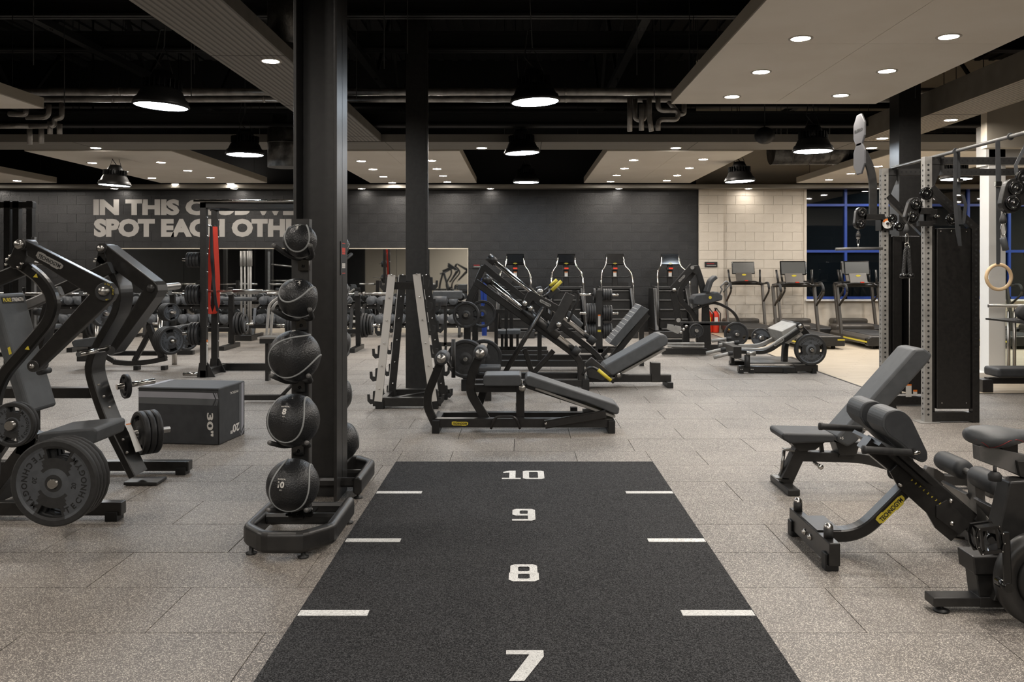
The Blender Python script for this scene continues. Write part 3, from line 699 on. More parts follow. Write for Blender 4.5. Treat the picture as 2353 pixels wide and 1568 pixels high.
# far lever is a wide folded channel
FL = [(243,562),(354,647),(361,655),(363,668),(356,684),(262,812),(250,818),(247,806),(327,668),(240,604)]
t.part('far_lever', M().pprism(FL, YF, YF+.17, Yr=YF), 'black_steel', bev=.006, seg=3)
t.part('lever_hub', M().cyl(W(232,571,YF-.02), V(W(232,571,YF))+V((0,.17,0)), .033, 24).lathe([(.0001,-.012),(.026,-.01),(.03,0)], W(346,663,YF), (0,1,0), 20).cyl(W(254,806,YF-.02), W(254,806,YF+.05), .03, 20), 'satin_black')
t.part('pivot_cap', M().lathe([(.0001,-.012),(.022,-.011),(.024,0)], W(232,571,YF-.02), (0,1,0), 20), 'brushed_steel')
t.part('plate_horn', M().lathe([(.03,0),(.026,.02),(.026,.36),(.018,.38),(.0001,.382)], W(362,662,YF+.16), (0,1,0.02), 20), 'brushed_steel')
p0 = W(249,801,YF); t.part('handle', M().cyl(p0, p0+V((0,-.4,-.0)), .017, 16).cyl(p0+V((0,-.02,0)), p0+V((0,-.005,0)), .024, 16), 'chrome')
t.part('handle', M().cyl(W(90,856,4.7), V(W(90,856,4.7))+V((0,.10,0)), .017, 14), 'rubber')
t.part('curved_strut', M().sweep(fillet(PW([(240,592),(268,622),(286,665),(281,712),(248,768),(222,818),(217,848),(226,884),(252,960),(318,1090)], YF+.1), .12, 6), .2, .05, ch=.006), 'black_steel')
t.part('bracket', M().pprism([(226,570),(240,574),(246,600),(232,622),(219,612),(222,594)], YF, YF+.16), 'black_steel', bev=.004)
bl = M()
for x, y in ((221,595),(218,601),(235,609),(231,615),(227,884),(239,911),(252,936),(283,1010),(292,1040)): bl.lathe([(.0001,-.01),(.007,-.01),(.009,0)], W(x, y, YF-.001), (0,1,0), 10)
t.part('bolt', bl, 'bolt')
# sticker on the post side
a, b = W(288,978,5.92), W(312,1040,5.92)
t.part('label_sticker', M().add([W(290,977,5.93), W(301,975,6.05), W(327,1035,6.05), W(312,1040,5.93)], [(0,1,2,3)]).add([W(289.3,975,5.93), W(300.3,973,6.05), W(301.4,976,6.05), W(290.4,979,5.93)], [(0,1,2,3)], 1), ['print','orange'])
t.part('foot_plate', M().prism([(WX(294,6.0),.005),(WX(370,6.0),.005),(WX(370,6.0),.025),(WX(294,6.0),.025)], 5.93, 6.10), 'satin_black', bev=.004)
t.part('base_beam', M().box((-4.2,5.11,.032),(WX(278,5.11),5.18,.110)), 'black_steel', bev=.005)
t.part('base_beam', M().box((-4.2,6.25,.026),(WX(433,6.25),6.33,.096)), 'black_steel', bev=.005)
t.part('base_beam', M().box((-4.2,5.1,.03),(-4.08,6.37,.14)).box((-3.4,5.2,.04),(-3.28,6.3,.14)), 'black_steel', bev=.005)
ft = M()
for x, y, Y in ((258,0,5.10),(417,0,6.24)): X = WX(x, Y); ft.box((X-.045,Y-.004,0),(X+.03,Y+.085,.055))
t.part('rubber_foot', ft, 'deep_black', bev=.003)
t.part('rear_beam', M().box((WX(-40,6.1),6.06,WZ(916,6.06)),(WX(240,6.1),6.14,WZ(892,6.06))), 'black_steel', bev=.004)
t.part('frame_post', M().sweep(fillet([(-3.3,5.75,.09),(-3.3,5.75,.75),(-3.15,5.75,1.3)], .2), .1, .07).sweep([W(60,1045,5.3), W(78,990,5.3)], .08, .1).sweep([(-3.3,5.3,.1), W(84,1000,5.3)], .08, .08), 'black_steel', bev=.003)
X0, X1 = WX(88,5.1), WX(226,5.1)
sp = M().prism([(X0,WZ(1002,5.1)),(X0+.02,WZ(994,5.1)),(X1-.02,WZ(983,5.1)),(X1,WZ(989,5.1)),(X1-.01,WZ(1016,5.1)),(X1-.03,WZ(1020,5.1)),(X0+.02,WZ(1024,5.1))], 5.08, 5.46)
t.part('seat', sp, 'upholstery', bev=.018, seg=3)
t.part('backrest', M().sweep(PW([(12,676),(40,780),(90,944)], 5.26), .3, .07), 'upholstery', bev=.02, seg=3)
pl = M(); nc = V(W(25,690,5.12))
A_, B_ = W(-2,692,5.21), W(50,689,5.21)
A_ = V((WX(12,5.26)+.045, 5.11, WZ(692,5.11))); xd = (V((WX(16,5.26)+.045,5.41,WZ(692,5.2)))-A_).normalized(); xd = V((0.0,1,0)); cc = V((WX(15,5.26)+.04, 5.26, WZ(689,5.26)))
nx = V(PW([(12,676)],5.26)[0])-V(PW([(40,780)],5.26)[0]); yd = nx.normalized()
pl.add([cc-xd*.11-yd*.02, cc+xd*.11-yd*.02, cc+xd*.11+yd*.02, cc-xd*.11+yd*.02], [(0,1,2,3)])
add_text(pl, 'PURE', cc-xd*.062, xd, yd, h=.024, w=.08, off=.03, mi=1, lift=.002); add_text(pl, 'STRENGTH', cc+xd*.045, xd, yd, h=.024, w=.12, off=.03, mi=2, lift=.002)
t.part('nameplate', pl, ['ink','yellow','print'])
yp = V(W(22,812,5.12)); t.part('sticker', M().add([W(17,800,5.095), W(23,797,5.095), W(27,813,5.095), W(21,816,5.095)], [(0,1,2,3)]), 'yellow')
# storage horns with plates
cb = V((WX(122,4.42), 4.42, WZ(1112,4.42))); t.part('storage_horn', M().cyl(cb+V((0,-.014,0)), cb+V((0,.26,0)), .024, 16), 'brushed_steel')
t.part('horn_bracket', M().sweep([cb+V((-.0,.22,.0)), V((cb.x-.34,5.17,.1))], .06, .06, (1,0,0)), 'black_steel')
GP = 'plates stored on the chest press machine'
stack(cb+V((0,.02,0)), (0,-1,0), .225, .036, 4, 'large 20 kg plate low beside the chest press seat, %s', GP, '20', radians(-8), True)
cs = V((WX(25,4.5), 4.5, WZ(978,4.5))); t.part('storage_horn', M().cyl(cs+V((0,-.02,0)), cs+V((0,.12,0)), .024, 16), 'brushed_steel')
t.part('horn_bracket', M().sweep([cs+V((-.02,.1,0)), V((-3.3,5.0,.1))], .05, .06), 'black_steel')
stack(cs+V((0,.02,0)), (0,-1,0), .119, .028, 2, 'small 5 kg plate level with the chest press seat, %s', GP, '5', radians(-6), True)
ax = V((-.72,-.69,0)); hp = V((WX(300,6.12), 6.14, WZ(998,6.14)))
t.part('storage_horn', M().cyl(hp, hp-ax*.27, .022, 14), 'brushed_steel')
for i in range(3): plate(hp-ax*(.06+.045*i), tuple(ax), .158, .04, 'medium 10 kg plate behind the chest press post, %s' % ('nearest it','middle one','farthest out')[i], GP, '10' if i == 0 else None, .3, False, 60)
hp = V((WX(268,6.12), 6.12, WZ(890,6.12))); t.part('storage_horn', M().cyl(hp, hp+V((.19,.19,.02)), .02, 14), 'chrome')
plate(hp+V((.045,.045,0)), (-.72,-.69,0), .088, .03, 'single small plate high behind the chest press front post', GP, '5', .3)

# ---------------------------------------------------------------- medicine ball racks and balls
def ballrack(name_label, ox, oy, flip=False):
    t = T('ball_rack', name_label, 'ball rack', (ox, oy, 0)); s = -1 if flip else 1
    P = lambda x, y, z: V((ox+x, oy+s*y, z))
    zt = .088
    t.part('base_frame', M().sweep(fillet([P(.215,.42,zt),P(.215,-.10,zt),P(.10,-.24,zt),P(-.10,-.24,zt),P(-.225,-.10,zt),P(-.225,.42,zt)], .03, 2), .115, .058, (0,0,1), ch=.016), 'satin_black', bev=.010, seg=3)
    t.part('cross_tube', M().sweep([P(-.2,.14,.10),P(.2,.14,.10)], .05, .06, ch=.015).sweep([P(-.2,.36,.10),P(.2,.36,.10)], .05, .06, ch=.015), 'satin_black')
    ft = M()
    for x, y in ((.10,-.22),(-.19,-.16),(.215,.38),(-.225,.38),(0,.1)): ft.lathe([(.028,0),(.03,.008),(.012,.014),(.012,.04)], P(x, y, 0), (0,0,1), 14)
    t.part('levelling_foot', ft, 'deep_black')
    t.part('upright', M().sweep([P(0,.14,.12), P(0,.14,1.79)], .075, .1, (0,1,0), ch=.006), 'satin_black')
    bp = M().box(P(-.075,.08,.13), P(.075,.22,.142))
    for x, y in ((-.06,.1),(.06,.1)): bp.cyl(P(x,y,.142), P(x,y,.168), .011, 8)
    t.part('mounting_plate', bp, 'gloss_black')
    return t, P
BZ = [(1665,.092,571),(1349,.108,712),(1036,.14,863),(685,.1425,1017),(331,.1425,1169)]
bx, by = -1.243, 4.69
tr, P = ballrack('black medicine ball rack with five cradles standing against the near column', bx, by)
def seam_pts(r, a=.72):
    b = 1-a; c = 2*sqrt(a*b); return [V((a*cos(u)+b*cos(3*u), a*sin(u)-b*sin(3*u), c*sin(2*u)))*r for u in [2*pi*i/72 for i in range(72)]]
def med_ball(c, r, num, label, rot, group, txt=(0,0)):
    t = T('medicine_ball', label, 'ball', c, group)
    o = link('shell', mesh('shell', M().ball((0,0,0), r, 40), 'ball_rubber'), t.o)
    R = Matrix.Rotation(radians(rot[0]), 3, 'X') @ Matrix.Rotation(radians(rot[1]), 3, 'Y') @ Matrix.Rotation(radians(rot[2]), 3, 'Z') @ Matrix.Rotation(pi, 3, 'Y') @ Matrix.Rotation(radians(-135), 3, 'Z')
    link('seam', mesh('seam', M().tube([R @ p for p in seam_pts(r*.998)], .005, 8, closed=True), 'ball_seam'), t.o)
    mm = M()
    if num:
        for s, h, z in ((num, r*.24, 0), ('KG', r*.05, -r*.19), ('PHYSICAL', r*.055, r*.2)):
            k = len(mm.v); add_text(mm, s, (0,-r,z), (1,0,0), (0,0,1), h=h, off=.04 if s == num else .02)
            if s == 'PHYSICAL':
                pass
        vs = []
        A = Matrix.Rotation(txt[0], 3, 'Z') @ Matrix.Rotation(txt[1], 3, 'X')
        for x, y, z in mm.v: vs.append(A @ (V((x, -sqrt(max(0, r*r-x*x-z*z)), z)).normalized()*(r*1.003)))
        mm.v = [tuple(p) for p in vs]; link('lettering', mesh('lettering', mm, 'print'), t.o)
    return t
NM = ['2','4','6','8','10']; RT = [(-22,-6,0),(-52,32,0),(0,62,0),(-18,4,-8),(-4,14,5)]
TX = [(.0,-.9),(.35,-.95),(0,-1.5),(-.12,-.5),(-.2,-.25)]
LB = ['smallest black medicine ball, in the topmost cradle at the near column','black medicine ball second from the top of the near rack','large black medicine ball in the middle cradle of the near rack','black medicine ball marked 8 on the near rack','black medicine ball marked 10 in the lowest cradle of the near rack']
cz = [WZ(553,4.66),WZ(686,4.66),WZ(818,4.66),WZ(966,4.66),WZ(1115,4.66)]; cx = [WX(686,4.66),WX(681,4.66),WX(677,4.66),WX(674,4.66),WX(673,4.66)]
tipw = [WZ(565,4.6),WZ(711,4.6),WZ(862,4.6),WZ(1015,4.6),WZ(1169,4.6)]; tx = [((630,713)),((627,712)),((625,709)),((620,705)),((618,704))]
for i in range(5):
    z = cz[i]; r = BZ[i][1]; zb = z-r-.012; lx, rx = WX(tx[i][0],4.57), WX(tx[i][1],4.57); tz = tipw[i]
    cr = M().tube(fillet([(lx,4.565,tz),(lx+.05,4.70,max(zb,tz-.06)),(cx[i],4.80,zb+.0),(rx-.02,4.72,max(zb,tz-.06)),(rx,4.565,tz)], .06, 5), .013, 12)
    cro = tr.part('cradle', cr, 'rubber')
    for xx in (lx, rx): tr.part('prong_cap', M().lathe([(.0001,-.004),(.011,-.003),(.0135,.001)], (xx,4.565,tz), (0,1,0), 14), 'grey_metal', parent=cro)
    tr.part('cradle_bracket', M().box((cx[i]-.03,4.76,zb-.06),(cx[i]+.03,4.795,zb-.0)).lathe([(.009,0),(.009,-.006),(.004,-.009)], (cx[i],4.76,zb-.035), (0,1,0), 12), 'gloss_black')
    med_ball((cx[i],4.66-(.0 if i > 1 else -.03),z), r, NM[i], LB[i], RT[i], 'medicine balls on the near rack', TX[i])
tr2, P2 = ballrack('second black ball rack on the far side of the near column', -1.29, 6.0, True)
for i, (zc, r, lab) in enumerate([(1.67,.095,'topmost ball'),(1.35,.105,'second ball from the top'),(.98,.13,'middle ball'),(.62,.135,'fourth ball from the top'),(.285,.142,'lowest ball')]):
    yb = 6.06; bcx = (-1.32,-1.33,-1.343,-1.338,-1.296)[i]; tr2.part('cradle', M().tube(fillet([(bcx-.1,yb+.11,zc-r*.6),(bcx-.06,yb,zc-r-.015),(-1.30,yb-.17,zc-r-.015),(bcx+.05,yb,zc-r-.015),(bcx+.09,yb+.11,zc-r*.6)], .06, 4), .013, 10), 'rubber')
    med_ball((bcx,yb,zc), r, None, '%s of the rack behind the near column, mostly hidden' % lab, (20*i,57,17), 'medicine balls on the far rack')

# ---------------------------------------------------------------- plyometric box
Yc = 2985/(1024-614.0); pc = V((WX(503,Yc), Yc, 0)); pL = V((WX(316,2985/(1019-614.0)), 2985/(1019-614.0), 0)); dl = (pL-pc); dl.z = 0; dl.normalize()
dr = V((.06,1,0)); dr = V((-dl.y, dl.x, 0)); dr = dr if dr.y > 0 else -dr
Lb, Wb, Hb = .735, .50, .487
t = T('plyo_box', 'black padded jump box with grey stripes, printed 30 and 20', 'jump box', pc+dl*Lb/2+dr*Wb/2)
mm = M().add([pc, pc+dr*Wb, pc+dr*Wb+dl*Lb, pc+dl*Lb]+[p+V((0,0,Hb)) for p in (pc, pc+dr*Wb, pc+dr*Wb+dl*Lb, pc+dl*Lb)], [(0,3,2,1),(4,5,6,7),(0,1,5,4),(1,2,6,5),(2,3,7,6),(3,0,4,7)])
t.part('cover', mm, 'upholstery_dark', bev=.012, seg=3)
nl = V((dl.y,-dl.x,0)); nl = nl if nl.y < 0 else -nl; nr = V((-dl.x,-dl.y,0))
def FL_(u, v): return pc+dl*(Lb-u*Lb)+V((0,0,v*Hb))+nl*.0016        # left face, u from its far left edge
def FR_(u, v): return pc+dr*(u*Wb)+V((0,0,v*Hb))+nr*.0016
st = M()
def quad(F, pts, mi): st.add([F(*p) for p in pts], [tuple(range(len(pts)))], mi)
quad(FL_, [(.01,.925),(.01,.82),(.955,.81),(.925,.915)], 0); quad(FL_, [(.01,.815),(.01,.71),(.92,.695),(.955,.805)], 1)
for d in (.0, .025): 
    quad(FL_, [(.94+d,.915),(.955+d,.915),(.985+d*.4,.81),(.97+d*.4,.81)], 0); quad(FL_, [(.94+d,.695),(.955+d,.695),(.985+d*.4,.80),(.97+d*.4,.80)], 1)
quad(FR_, [(.76,.96),(.76,.16),(.84,.07),(.84,.97)], 1); quad(FR_, [(.85,.97),(.85,.075),(.94,.20),(.94,.985)], 0)
quad(FR_, [(.76,.11),(.76,.08),(.85,.0),(.85,.035)], 1); quad(FR_, [(.85,.035),(.85,.0),(.95,.1),(.95,.14)], 0)
FT = lambda u, v: pc+dl*(Lb-u*Lb)+dr*(v*Wb)+V((0,0,Hb+.0016))
quad(FT, [(.02,.05),(.10,.05),(.10,.95),(.02,.95)], 0)
t.part('stripe', st, ['stripe_light','stripe_dark'])
tx_ = M(); xr = -dl
add_text(tx_, '30"', FL_(.895,.36), (0,0,-1), xr, h=.058, w=.2, off=.03)
add_text(tx_, '20"', FR_(.59,.19), tuple(-dr), (0,0,-1), h=.075, w=.17, off=.03); add_text(tx_, 'PHYSICAL', FR_(.56,.85), tuple(-dr), (0,0,-1), h=.022, w=.16)
add_text(tx_, 'PHYSICAL', FL_(.12,.40), (0,0,-1), xr, h=.02, w=.14)
t.part('lettering', tx_, 'print')
t.part('piping', M().tube([pc+V((0,0,.01))+nl*.002, pc+V((0,0,Hb-.01))+nl*.002], .004, 6).tube([pc+dl*Lb+V((0,0,Hb-.012))+nl*.002, pc+V((0,0,Hb-.012))+nl*.002], .004, 6), 'seam')
# ---------------------------------------------------------------- cable training rig
def holes(mm, x, z0, z1, Y, r=.011, sp=.0508, axis='z', k=12):
    z = z0
    while z < z1:
        p = (x, Y, z) if axis == 'z' else (z, Y, x)
        mm.lathe([(.0001,0),(r,0)], p, (0,-1,0), k, 0, False); z += sp
def holes_x(mm, X, y, z0, z1, r=.011, sp=.0508):
    z = z0
    while z < z1: mm.lathe([(.0001,0),(r,0)], (X, y, z), (-1,0,0), 10, 0, False); z += sp
rig = T('cable_training_rig', 'large black cable rig with light perforated uprights and pull-up bar', 'training rig', (4.4,7.8,0))
SX = .075
def stuffp(t, n, mm, m): o = t.part(n, mm, m); o['kind'] = 'stuff'; return o
ups = [(3.93, 8.34), (3.93, 9.33), (3.93, 6.2), (6.3, 6.2), (6.3, 8.34), (6.3, 9.33)]
for X, Y in ups:
    rig.part('upright', M().box((X,Y,.0),(X+SX,Y+SX,2.60)), 'light_metal', bev=.003)
    rig.part('floor_plate', M().box((X-.06,Y-.05,0),(X+SX+.06,Y+SX+.05,.008)), 'light_metal')
hm = M()
for X, Y in ups:
    holes(hm, X+SX/2, .08, 2.56, Y-.0006); 
    if X < 5: holes_x(hm, X-.0006, Y+SX/2, .08, 2.56)
stuffp(rig, 'perforation', hm, 'ink')
bm = M()
for Y in (8.35, 9.34):
    rig.part('crossbar', M().box((4.005,Y,2.525),(6.3,Y+.06,2.595)), 'satin_black', bev=.002)
    holes(bm, 2.56, 4.1, 6.2, Y-.0006, axis='x')
rig.part('side_beam', M().box((6.31,6.2,2.525),(6.37,9.4,2.595)), 'satin_black', bev=.002)
stuffp(rig, 'perforation', bm, 'deep_black')
rig.part('pull_up_bar', M().tube([(4.06,5.9,2.605),(4.06,9.36,2.605)], .017, 12), 'grey_metal')
for Y in (6.24, 8.36, 9.35): rig.part('bar_bracket', M().prism([(3.98,2.20),(4.0,2.22),(4.11,2.50),(4.11,2.60),(3.98,2.60)], Y, Y+.012).prism([(4.10,2.42),(4.11,2.5),(4.11,2.6),(4.10,2.6)], Y-.05, Y+.08), 'satin_black', bev=.002)
def pulley(t, c, r, ax=(0,-1,0), name='pulley'):
    mm = M().lathe([(.0001,.014),(r*.25,.016),(r*.3,.012),(r*.62,.012),(r*.66,.014),(r*.72,.012),(r*.9,.014),(r,.012),(r*.93,0),(r,-.012),(r*.9,-.014),(.0001,-.014)], c, ax, 28)
    o = t.part(name, mm, 'gloss_black'); A = V(ax); U = A.orthogonal().normalized(); B = A.cross(U); s_ = M()
    for q in range(3):
        a = q*2.09+.4; s_.tube([V(c)+A*.0135+(U*cos(a+d)+B*sin(a+d))*r*.74 for d in (0,.2,.4,.6,.8,1.0)], .0016, 5)
    s_.lathe([(.0001,.022),(.007,.02),(.008,.015)], c, ax, 10); t.part('rim', s_, 'chrome', parent=o)
def tower(Y, lab, zt, slot, trz):
    t = T('cable_tower', lab, 'cable tower', (4.25, Y+.15, 0)); x0, x1, x2 = 4.06, 4.40, 4.467
    if slot:
        xm0, xm1 = x0+.10, x0+.19
        t.part('weight_cover', M().box((x0,Y+.02,.13),(xm0,Y+.27,zt)).box((x0,Y+.22,.13),(x1,Y+.27,zt)).box((xm0,Y+.02,zt-.06),(xm1,Y+.04,zt)), 'black_steel', bev=.006)
        t.part('weight_cover', M().box((xm1,Y+.02,.13),(x1-.02,Y+.2,zt)), 'black_steel', bev=.006)
        t.part('steel_cable', M().cyl((xm0+.07,Y+.0,.55),(xm0+.07,Y+.0,1.75),.0035,6), 'print')
        wst = M()
        for i in range(12): wst.box((xm0-.005,Y+.06,.16+i*.03),(xm1+.005,Y+.2,.186+i*.03))
        stuffp(t, 'weight_stack', wst, 'plate_black')
        lb = M(); lz = WZ(900,Y); lb.box((WX(2083,Y),Y+.014,WZ(915,Y)),(WX(2096,Y),Y+.019,WZ(884,Y))).box((WX(2083,Y),Y+.013,WZ(887,Y)),(WX(2096,Y),Y+.0138,WZ(883.6,Y)),1).box((WX(2100,Y),Y+.014,WZ(908,Y)),(WX(2109,Y),Y+.019,WZ(899,Y))).box((WX(2100,Y),Y+.013,WZ(901,Y)),(WX(2109,Y),Y+.0138,WZ(896.5,Y)),1)
        t.part('label_sticker', lb, ['print','orange']); nb = M()
        for i in range(5):
            add_text(nb, str(5+i*2), (WX(2056,Y),Y+.013,WZ(890+i*5,Y)), (1,0,0), (0,0,1), h=.012); add_text(nb, str(10+i*5), (WX(2062,Y),Y+.013,WZ(890+i*5,Y)), (1,0,0), (0,0,1), h=.012)
        t.part('lettering', nb, 'print')
    else:
        t.part('weight_cover', M().box((x0,Y+.02,.13),(x1-.004,Y+.27,zt)), 'black_steel', bev=.008)
        sc = M()
        for x, z in ((x0+.04,zt-.03),(x0+.14,zt-.03),(x0+.2,zt-.03),(x1-.05,zt-.03),(x0+.05,.19),(x1-.05,.19)): sc.lathe([(.0001,-.004),(.006,-.003),(.007,0)], (x,Y+.02,z), (0,1,0), 8)
        t.part('screw', sc, 'bolt')
    t.part('side_rail', M().box((x0-.035,Y+.05,.1),(x0-.005,Y+.13,zt+.02)).box((x0-.035,Y+.16,.1),(x0-.012,Y+.2,zt+.02)), 'black_steel', bev=.002)
    t.part('rear_leg', M().box((x1,Y,.0),(x2,Y+.075,zt+.01)), 'black_steel', bev=.002)
    t.part('diagonal_brace', M().sweep([(4.0,Y+.037,2.30),(4.10,Y+.037,2.20),(x2-.03,Y+.037,zt-.0)], .075, .07), 'black_steel', bev=.002)
    t.part('base_bar', M().box((4.006,Y+.0,.012),(x1,Y+.075,.10)), 'black_steel', bev=.002)
    hh = M(); holes(hh, (x1+x2)/2, .06, zt, Y-.0006); holes(hh, .056, 4.06, x1, Y-.0006, axis='x')
    for i in range(9): f = i/9; hh.lathe([(.0001,0),(.011,0)], (4.12+f*(x2-.05-4.12), Y-.0012, 2.18+(zt-2.18)*f), (0,-1,0), 10)
    stuffp(t, 'perforation', hh, 'ink')
    # carriage on the upright and its swivelling double pulley
    t.part('carriage', M().box((3.905,Y-.045,trz-.07),(4.035,Y-.0015,trz+.07)).box((3.90,Y-.045,trz-.07),(3.926,Y+.10,trz+.07)), 'black_steel', bev=.004)
    kb = M().cyl((4.0,Y-.045,trz),(4.0,Y-.10,trz),.014,12).cyl((4.0,Y-.09,trz),(4.03,Y-.09,trz),.012,10); t.part('knob', kb, 'chrome')
    t.part('rubber_foot', M().box((3.94,Y+.01,.0),(4.0,Y+.07,.012)), 'deep_black')
    return t
t2 = tower(8.34, 'black cable tower with plain weight cover, nearer of the two', 1.90, False, WZ(498,8.34))
t1 = tower(9.33, 'black cable tower with slotted weight cover, behind the padded bench', 1.86, True, WZ(515,9.33))
pulley(t2, W(2129,445,8.27), .062); pulley(t2, W(2187,504,8.3), .058); 
pulley(t1, W(2050,503,9.28), .052); pulley(t1, W(2066,521,9.28), .052)
def capsule(t, c1, c2, r, Y0, Y1, name='pulley_housing'):
    c1, c2 = V(c1), V(c2); d = (c2-c1); a0 = atan2(d.z, d.x); pts = []
    for i in range(13): a = a0+pi/2+pi*i/12; pts.append((c1.x+r*cos(a), c1.z+r*sin(a)))
    for i in range(13): a = a0-pi/2+pi*i/12; pts.append((c2.x+r*cos(a), c2.z+r*sin(a)))
    t.part(name, M().prism(pts, Y0, Y1), 'black_steel', bev=.004)
ca, cb_ = W(2104,470,8.2), W(2096,498,8.2)
capsule(t2, ca, cb_, .068, 8.2, 8.26); pulley(t2, V(ca)-V((0,.012,0)), .05); pulley(t2, V(cb_)-V((0,.012,0)), .05)
t2.part('swivel', M().box((WX(2108,8.22),8.2,WZ(492,8.2)),(3.95,8.26,WZ(478,8.2))).box((WX(2110,8.22),8.2,WZ(520,8.2)),(3.95,8.26,WZ(508,8.2))), 'black_steel', bev=.003)
ca, cb_ = W(1980,489,9.2), W(1977,514,9.2)
capsule(t1, ca, cb_, .06, 9.2, 9.26); pulley(t1, V(ca)-V((0,.012,0)), .045); pulley(t1, V(cb_)-V((0,.012,0)), .045)
t1.part('swivel', M().box((WX(1985,9.2),9.2,WZ(505,9.2)),(3.91,9.28,WZ(492,9.2))), 'black_steel', bev=.003)
nt_ = M(); cc = W(2021,514,9.27); cc.x = 3.965
nt_.lathe([(.0001,0),(.055,0)], cc, (0,-1,0), 28); nt_.add([V(cc)+V((cos(a)*.054,-.0008,sin(a)*.054)) for a in [radians(20+i*14) for i in range(11)]]+[V(cc)+V((cos(a)*.034,-.0008,sin(a)*.034)) for a in [radians(160-i*14) for i in range(11)]], [tuple(range(22))], 1)
nt_.cyl(cc, V(cc)+V((0,-.02,0)), .014, 12, 2)
t1.part('warning_disc', nt_, ['white','orange','ink'])
# lat bar, rope, handles
Yl = 9.2; pb = W(1972,572,Yl)
t = T('lat_bar', 'grey straight lat bar hanging from a carabiner left of the first upright', 'cable attachment', pb)
t.part('bar', M().tube(PW([(1920,573),(1950,572),(2028,571)], Yl), .016, 12), 'grey_metal')
t.part('hanger', M().cyl(W(1972,572,Yl), W(1972,560,Yl), .008, 8).tube([W(1972,560,Yl)+V((.012*cos(a),0,.028*sin(a)+.02)) for a in [2*pi*i/16 for i in range(16)]], .0035, 6, closed=True).cyl(W(1972,549,Yl), W(1972,536,Yl), .02, 12), 'chrome')
t.part('stopper', M().lathe([(.0001,.05),(.012,.045),(.024,.0),(.024,-.02),(.0001,-.03)], W(1972,541,Yl), (0,0,1), 14).cyl(W(1972,536,Yl), W(1974,520,Yl), .004, 6), 'rubber')
Yr = 8.15
t = T('triceps_rope', 'black twisted rope attachment hanging between the cable towers', 'cable attachment', W(2083,600,Yr))
t.part('stopper', M().lathe([(.0001,.06),(.012,.05),(.026,.0),(.026,-.03),(.0001,-.035)], W(2083,528,Yr), (0,0,1), 14).cyl(W(2083,520,Yr), W(2090,500,Yr), .004, 6), 'rubber')
t.part('carabiner', M().tube([W(2084,548,Yr)+V((.014*cos(a),0,.05*sin(a))) for a in [2*pi*i/16 for i in range(16)]], .005, 6, closed=True).tube([W(2084,563,Yr)+V((.02*cos(a),0,.02*sin(a))) for a in [2*pi*i/12 for i in range(12)]], .007, 6, closed=True), 'chrome')
for sx in (-1, 1):
    rp = M(); c0, c1_ = V(W(2084,566,Yr)), V(W(2084+sx*5,632,Yr))
    for ph in range(3):
        pts = []
        for i in range(60): u = i/59; p = c0.lerp(c1_, u)+V((sx*.012*min(1,u*6), 0, 0)); a = u*40+ph*2.094; pts.append(p+V((cos(a), sin(a), 0))*.010)
        rp.tube(pts, .0085, 6)
    t.part('rope', rp, 'rubber')
    t.part('rope_end', M().lathe([(.0001,.02),(.026,.012),(.036,-.008),(.034,-.028),(.0001,-.036)], c1_+V((sx*.012,0,0)), (0,0,1), 18), 'gloss_black')
# swan-neck arm with two octagonal pads
t = T('upright_arm_sign', 'grey octagonal lettered plates on a curved arm above the rig corner', 'rig arm', W(2005,480,9.25))
t.part('arm', M().sweep(fillet(PW([(2006,500),(2006,420),(2000,385),(1984,350)], 9.35), .15, 5), .03, .085, ch=.005), 'satin_black')
for i, (x, y) in enumerate(((1974,300),(1974,364))):
    c = V(W(x, y, 9.35)); mm = M(); vs = []
    for dx, s_ in ((0,1),(.012,1),(-.004,.93)): 
        for q in range(8): a = pi/8+pi*q/4; vs.append(c+V((dx, cos(a)*.17*s_, sin(a)*.19*s_)))
    mm.add(vs, [tuple(range(15, 7, -1))]+[(q, (q+1) % 8, 8+(q+1) % 8, 8+q) for q in range(8)]+[tuple(range(16,24))]+[(q, 16+q, 16+(q+1) % 8, (q+1) % 8) for q in range(8)])
    o = t.part('octagon_plate', mm, 'octagon_grey')
    if i == 0: lt = M(); add_text(lt, 'ELEIKO', c+V((-.006,0,0)), (0,-1,0), (0,0,1), h=.035, w=.22, off=.03); t.part('lettering', lt, 'ink', parent=o)
# suspension strap, gymnastic ring, single handle
def strap(mm, pts, w_=.03, th=.003, side=(1,0,0)): mm.sweep(pts, w_, th, side)
Ys = 8.0; xs = lambda x: WX(x, Ys)
t = T('suspension_trainer', 'grey webbing suspension straps looped over the pull-up bar beside the second tower', 'suspension strap', (4.06,Ys,2.6))
mm = M().tube([V((4.06+.024*cos(a), Ys, 2.605+.024*sin(a))) for a in [2*pi*i/16 for i in range(16)]], .006, 6, closed=True)
strap(mm, [(xs(2192),Ys-.03,2.62),(xs(2190),Ys-.03,2.2),(xs(2196),Ys-.03,1.85),(xs(2202),Ys-.03,1.72),(xs(2198),Ys-.035,1.9)], .034); strap(mm, [(xs(2204),Ys+.02,2.60),(xs(2205),Ys+.02,2.2)], .04)
strap(mm, [(xs(2206),Ys,2.2),(xs(2213),Ys,2.19),(xs(2219),Ys,2.1),(xs(2214),Ys,1.93),(xs(2207),Ys,1.92),(xs(2203),Ys,2.1)], .03)
t.part('webbing', mm, 'upholstery_dark'); t.part('buckle', M().cbox((xs(2204),Ys-.02,WZ(415,Ys)), (.05,.02,.035)), 'chrome', bev=.004)
Yg = 7.1; cx_ = WX(2295,Yg)
t = T('gymnastic_ring', 'pale wooden gymnastic ring hanging on black webbing in front of the white column', 'gymnastic ring', (cx_,Yg,WZ(637,Yg)))
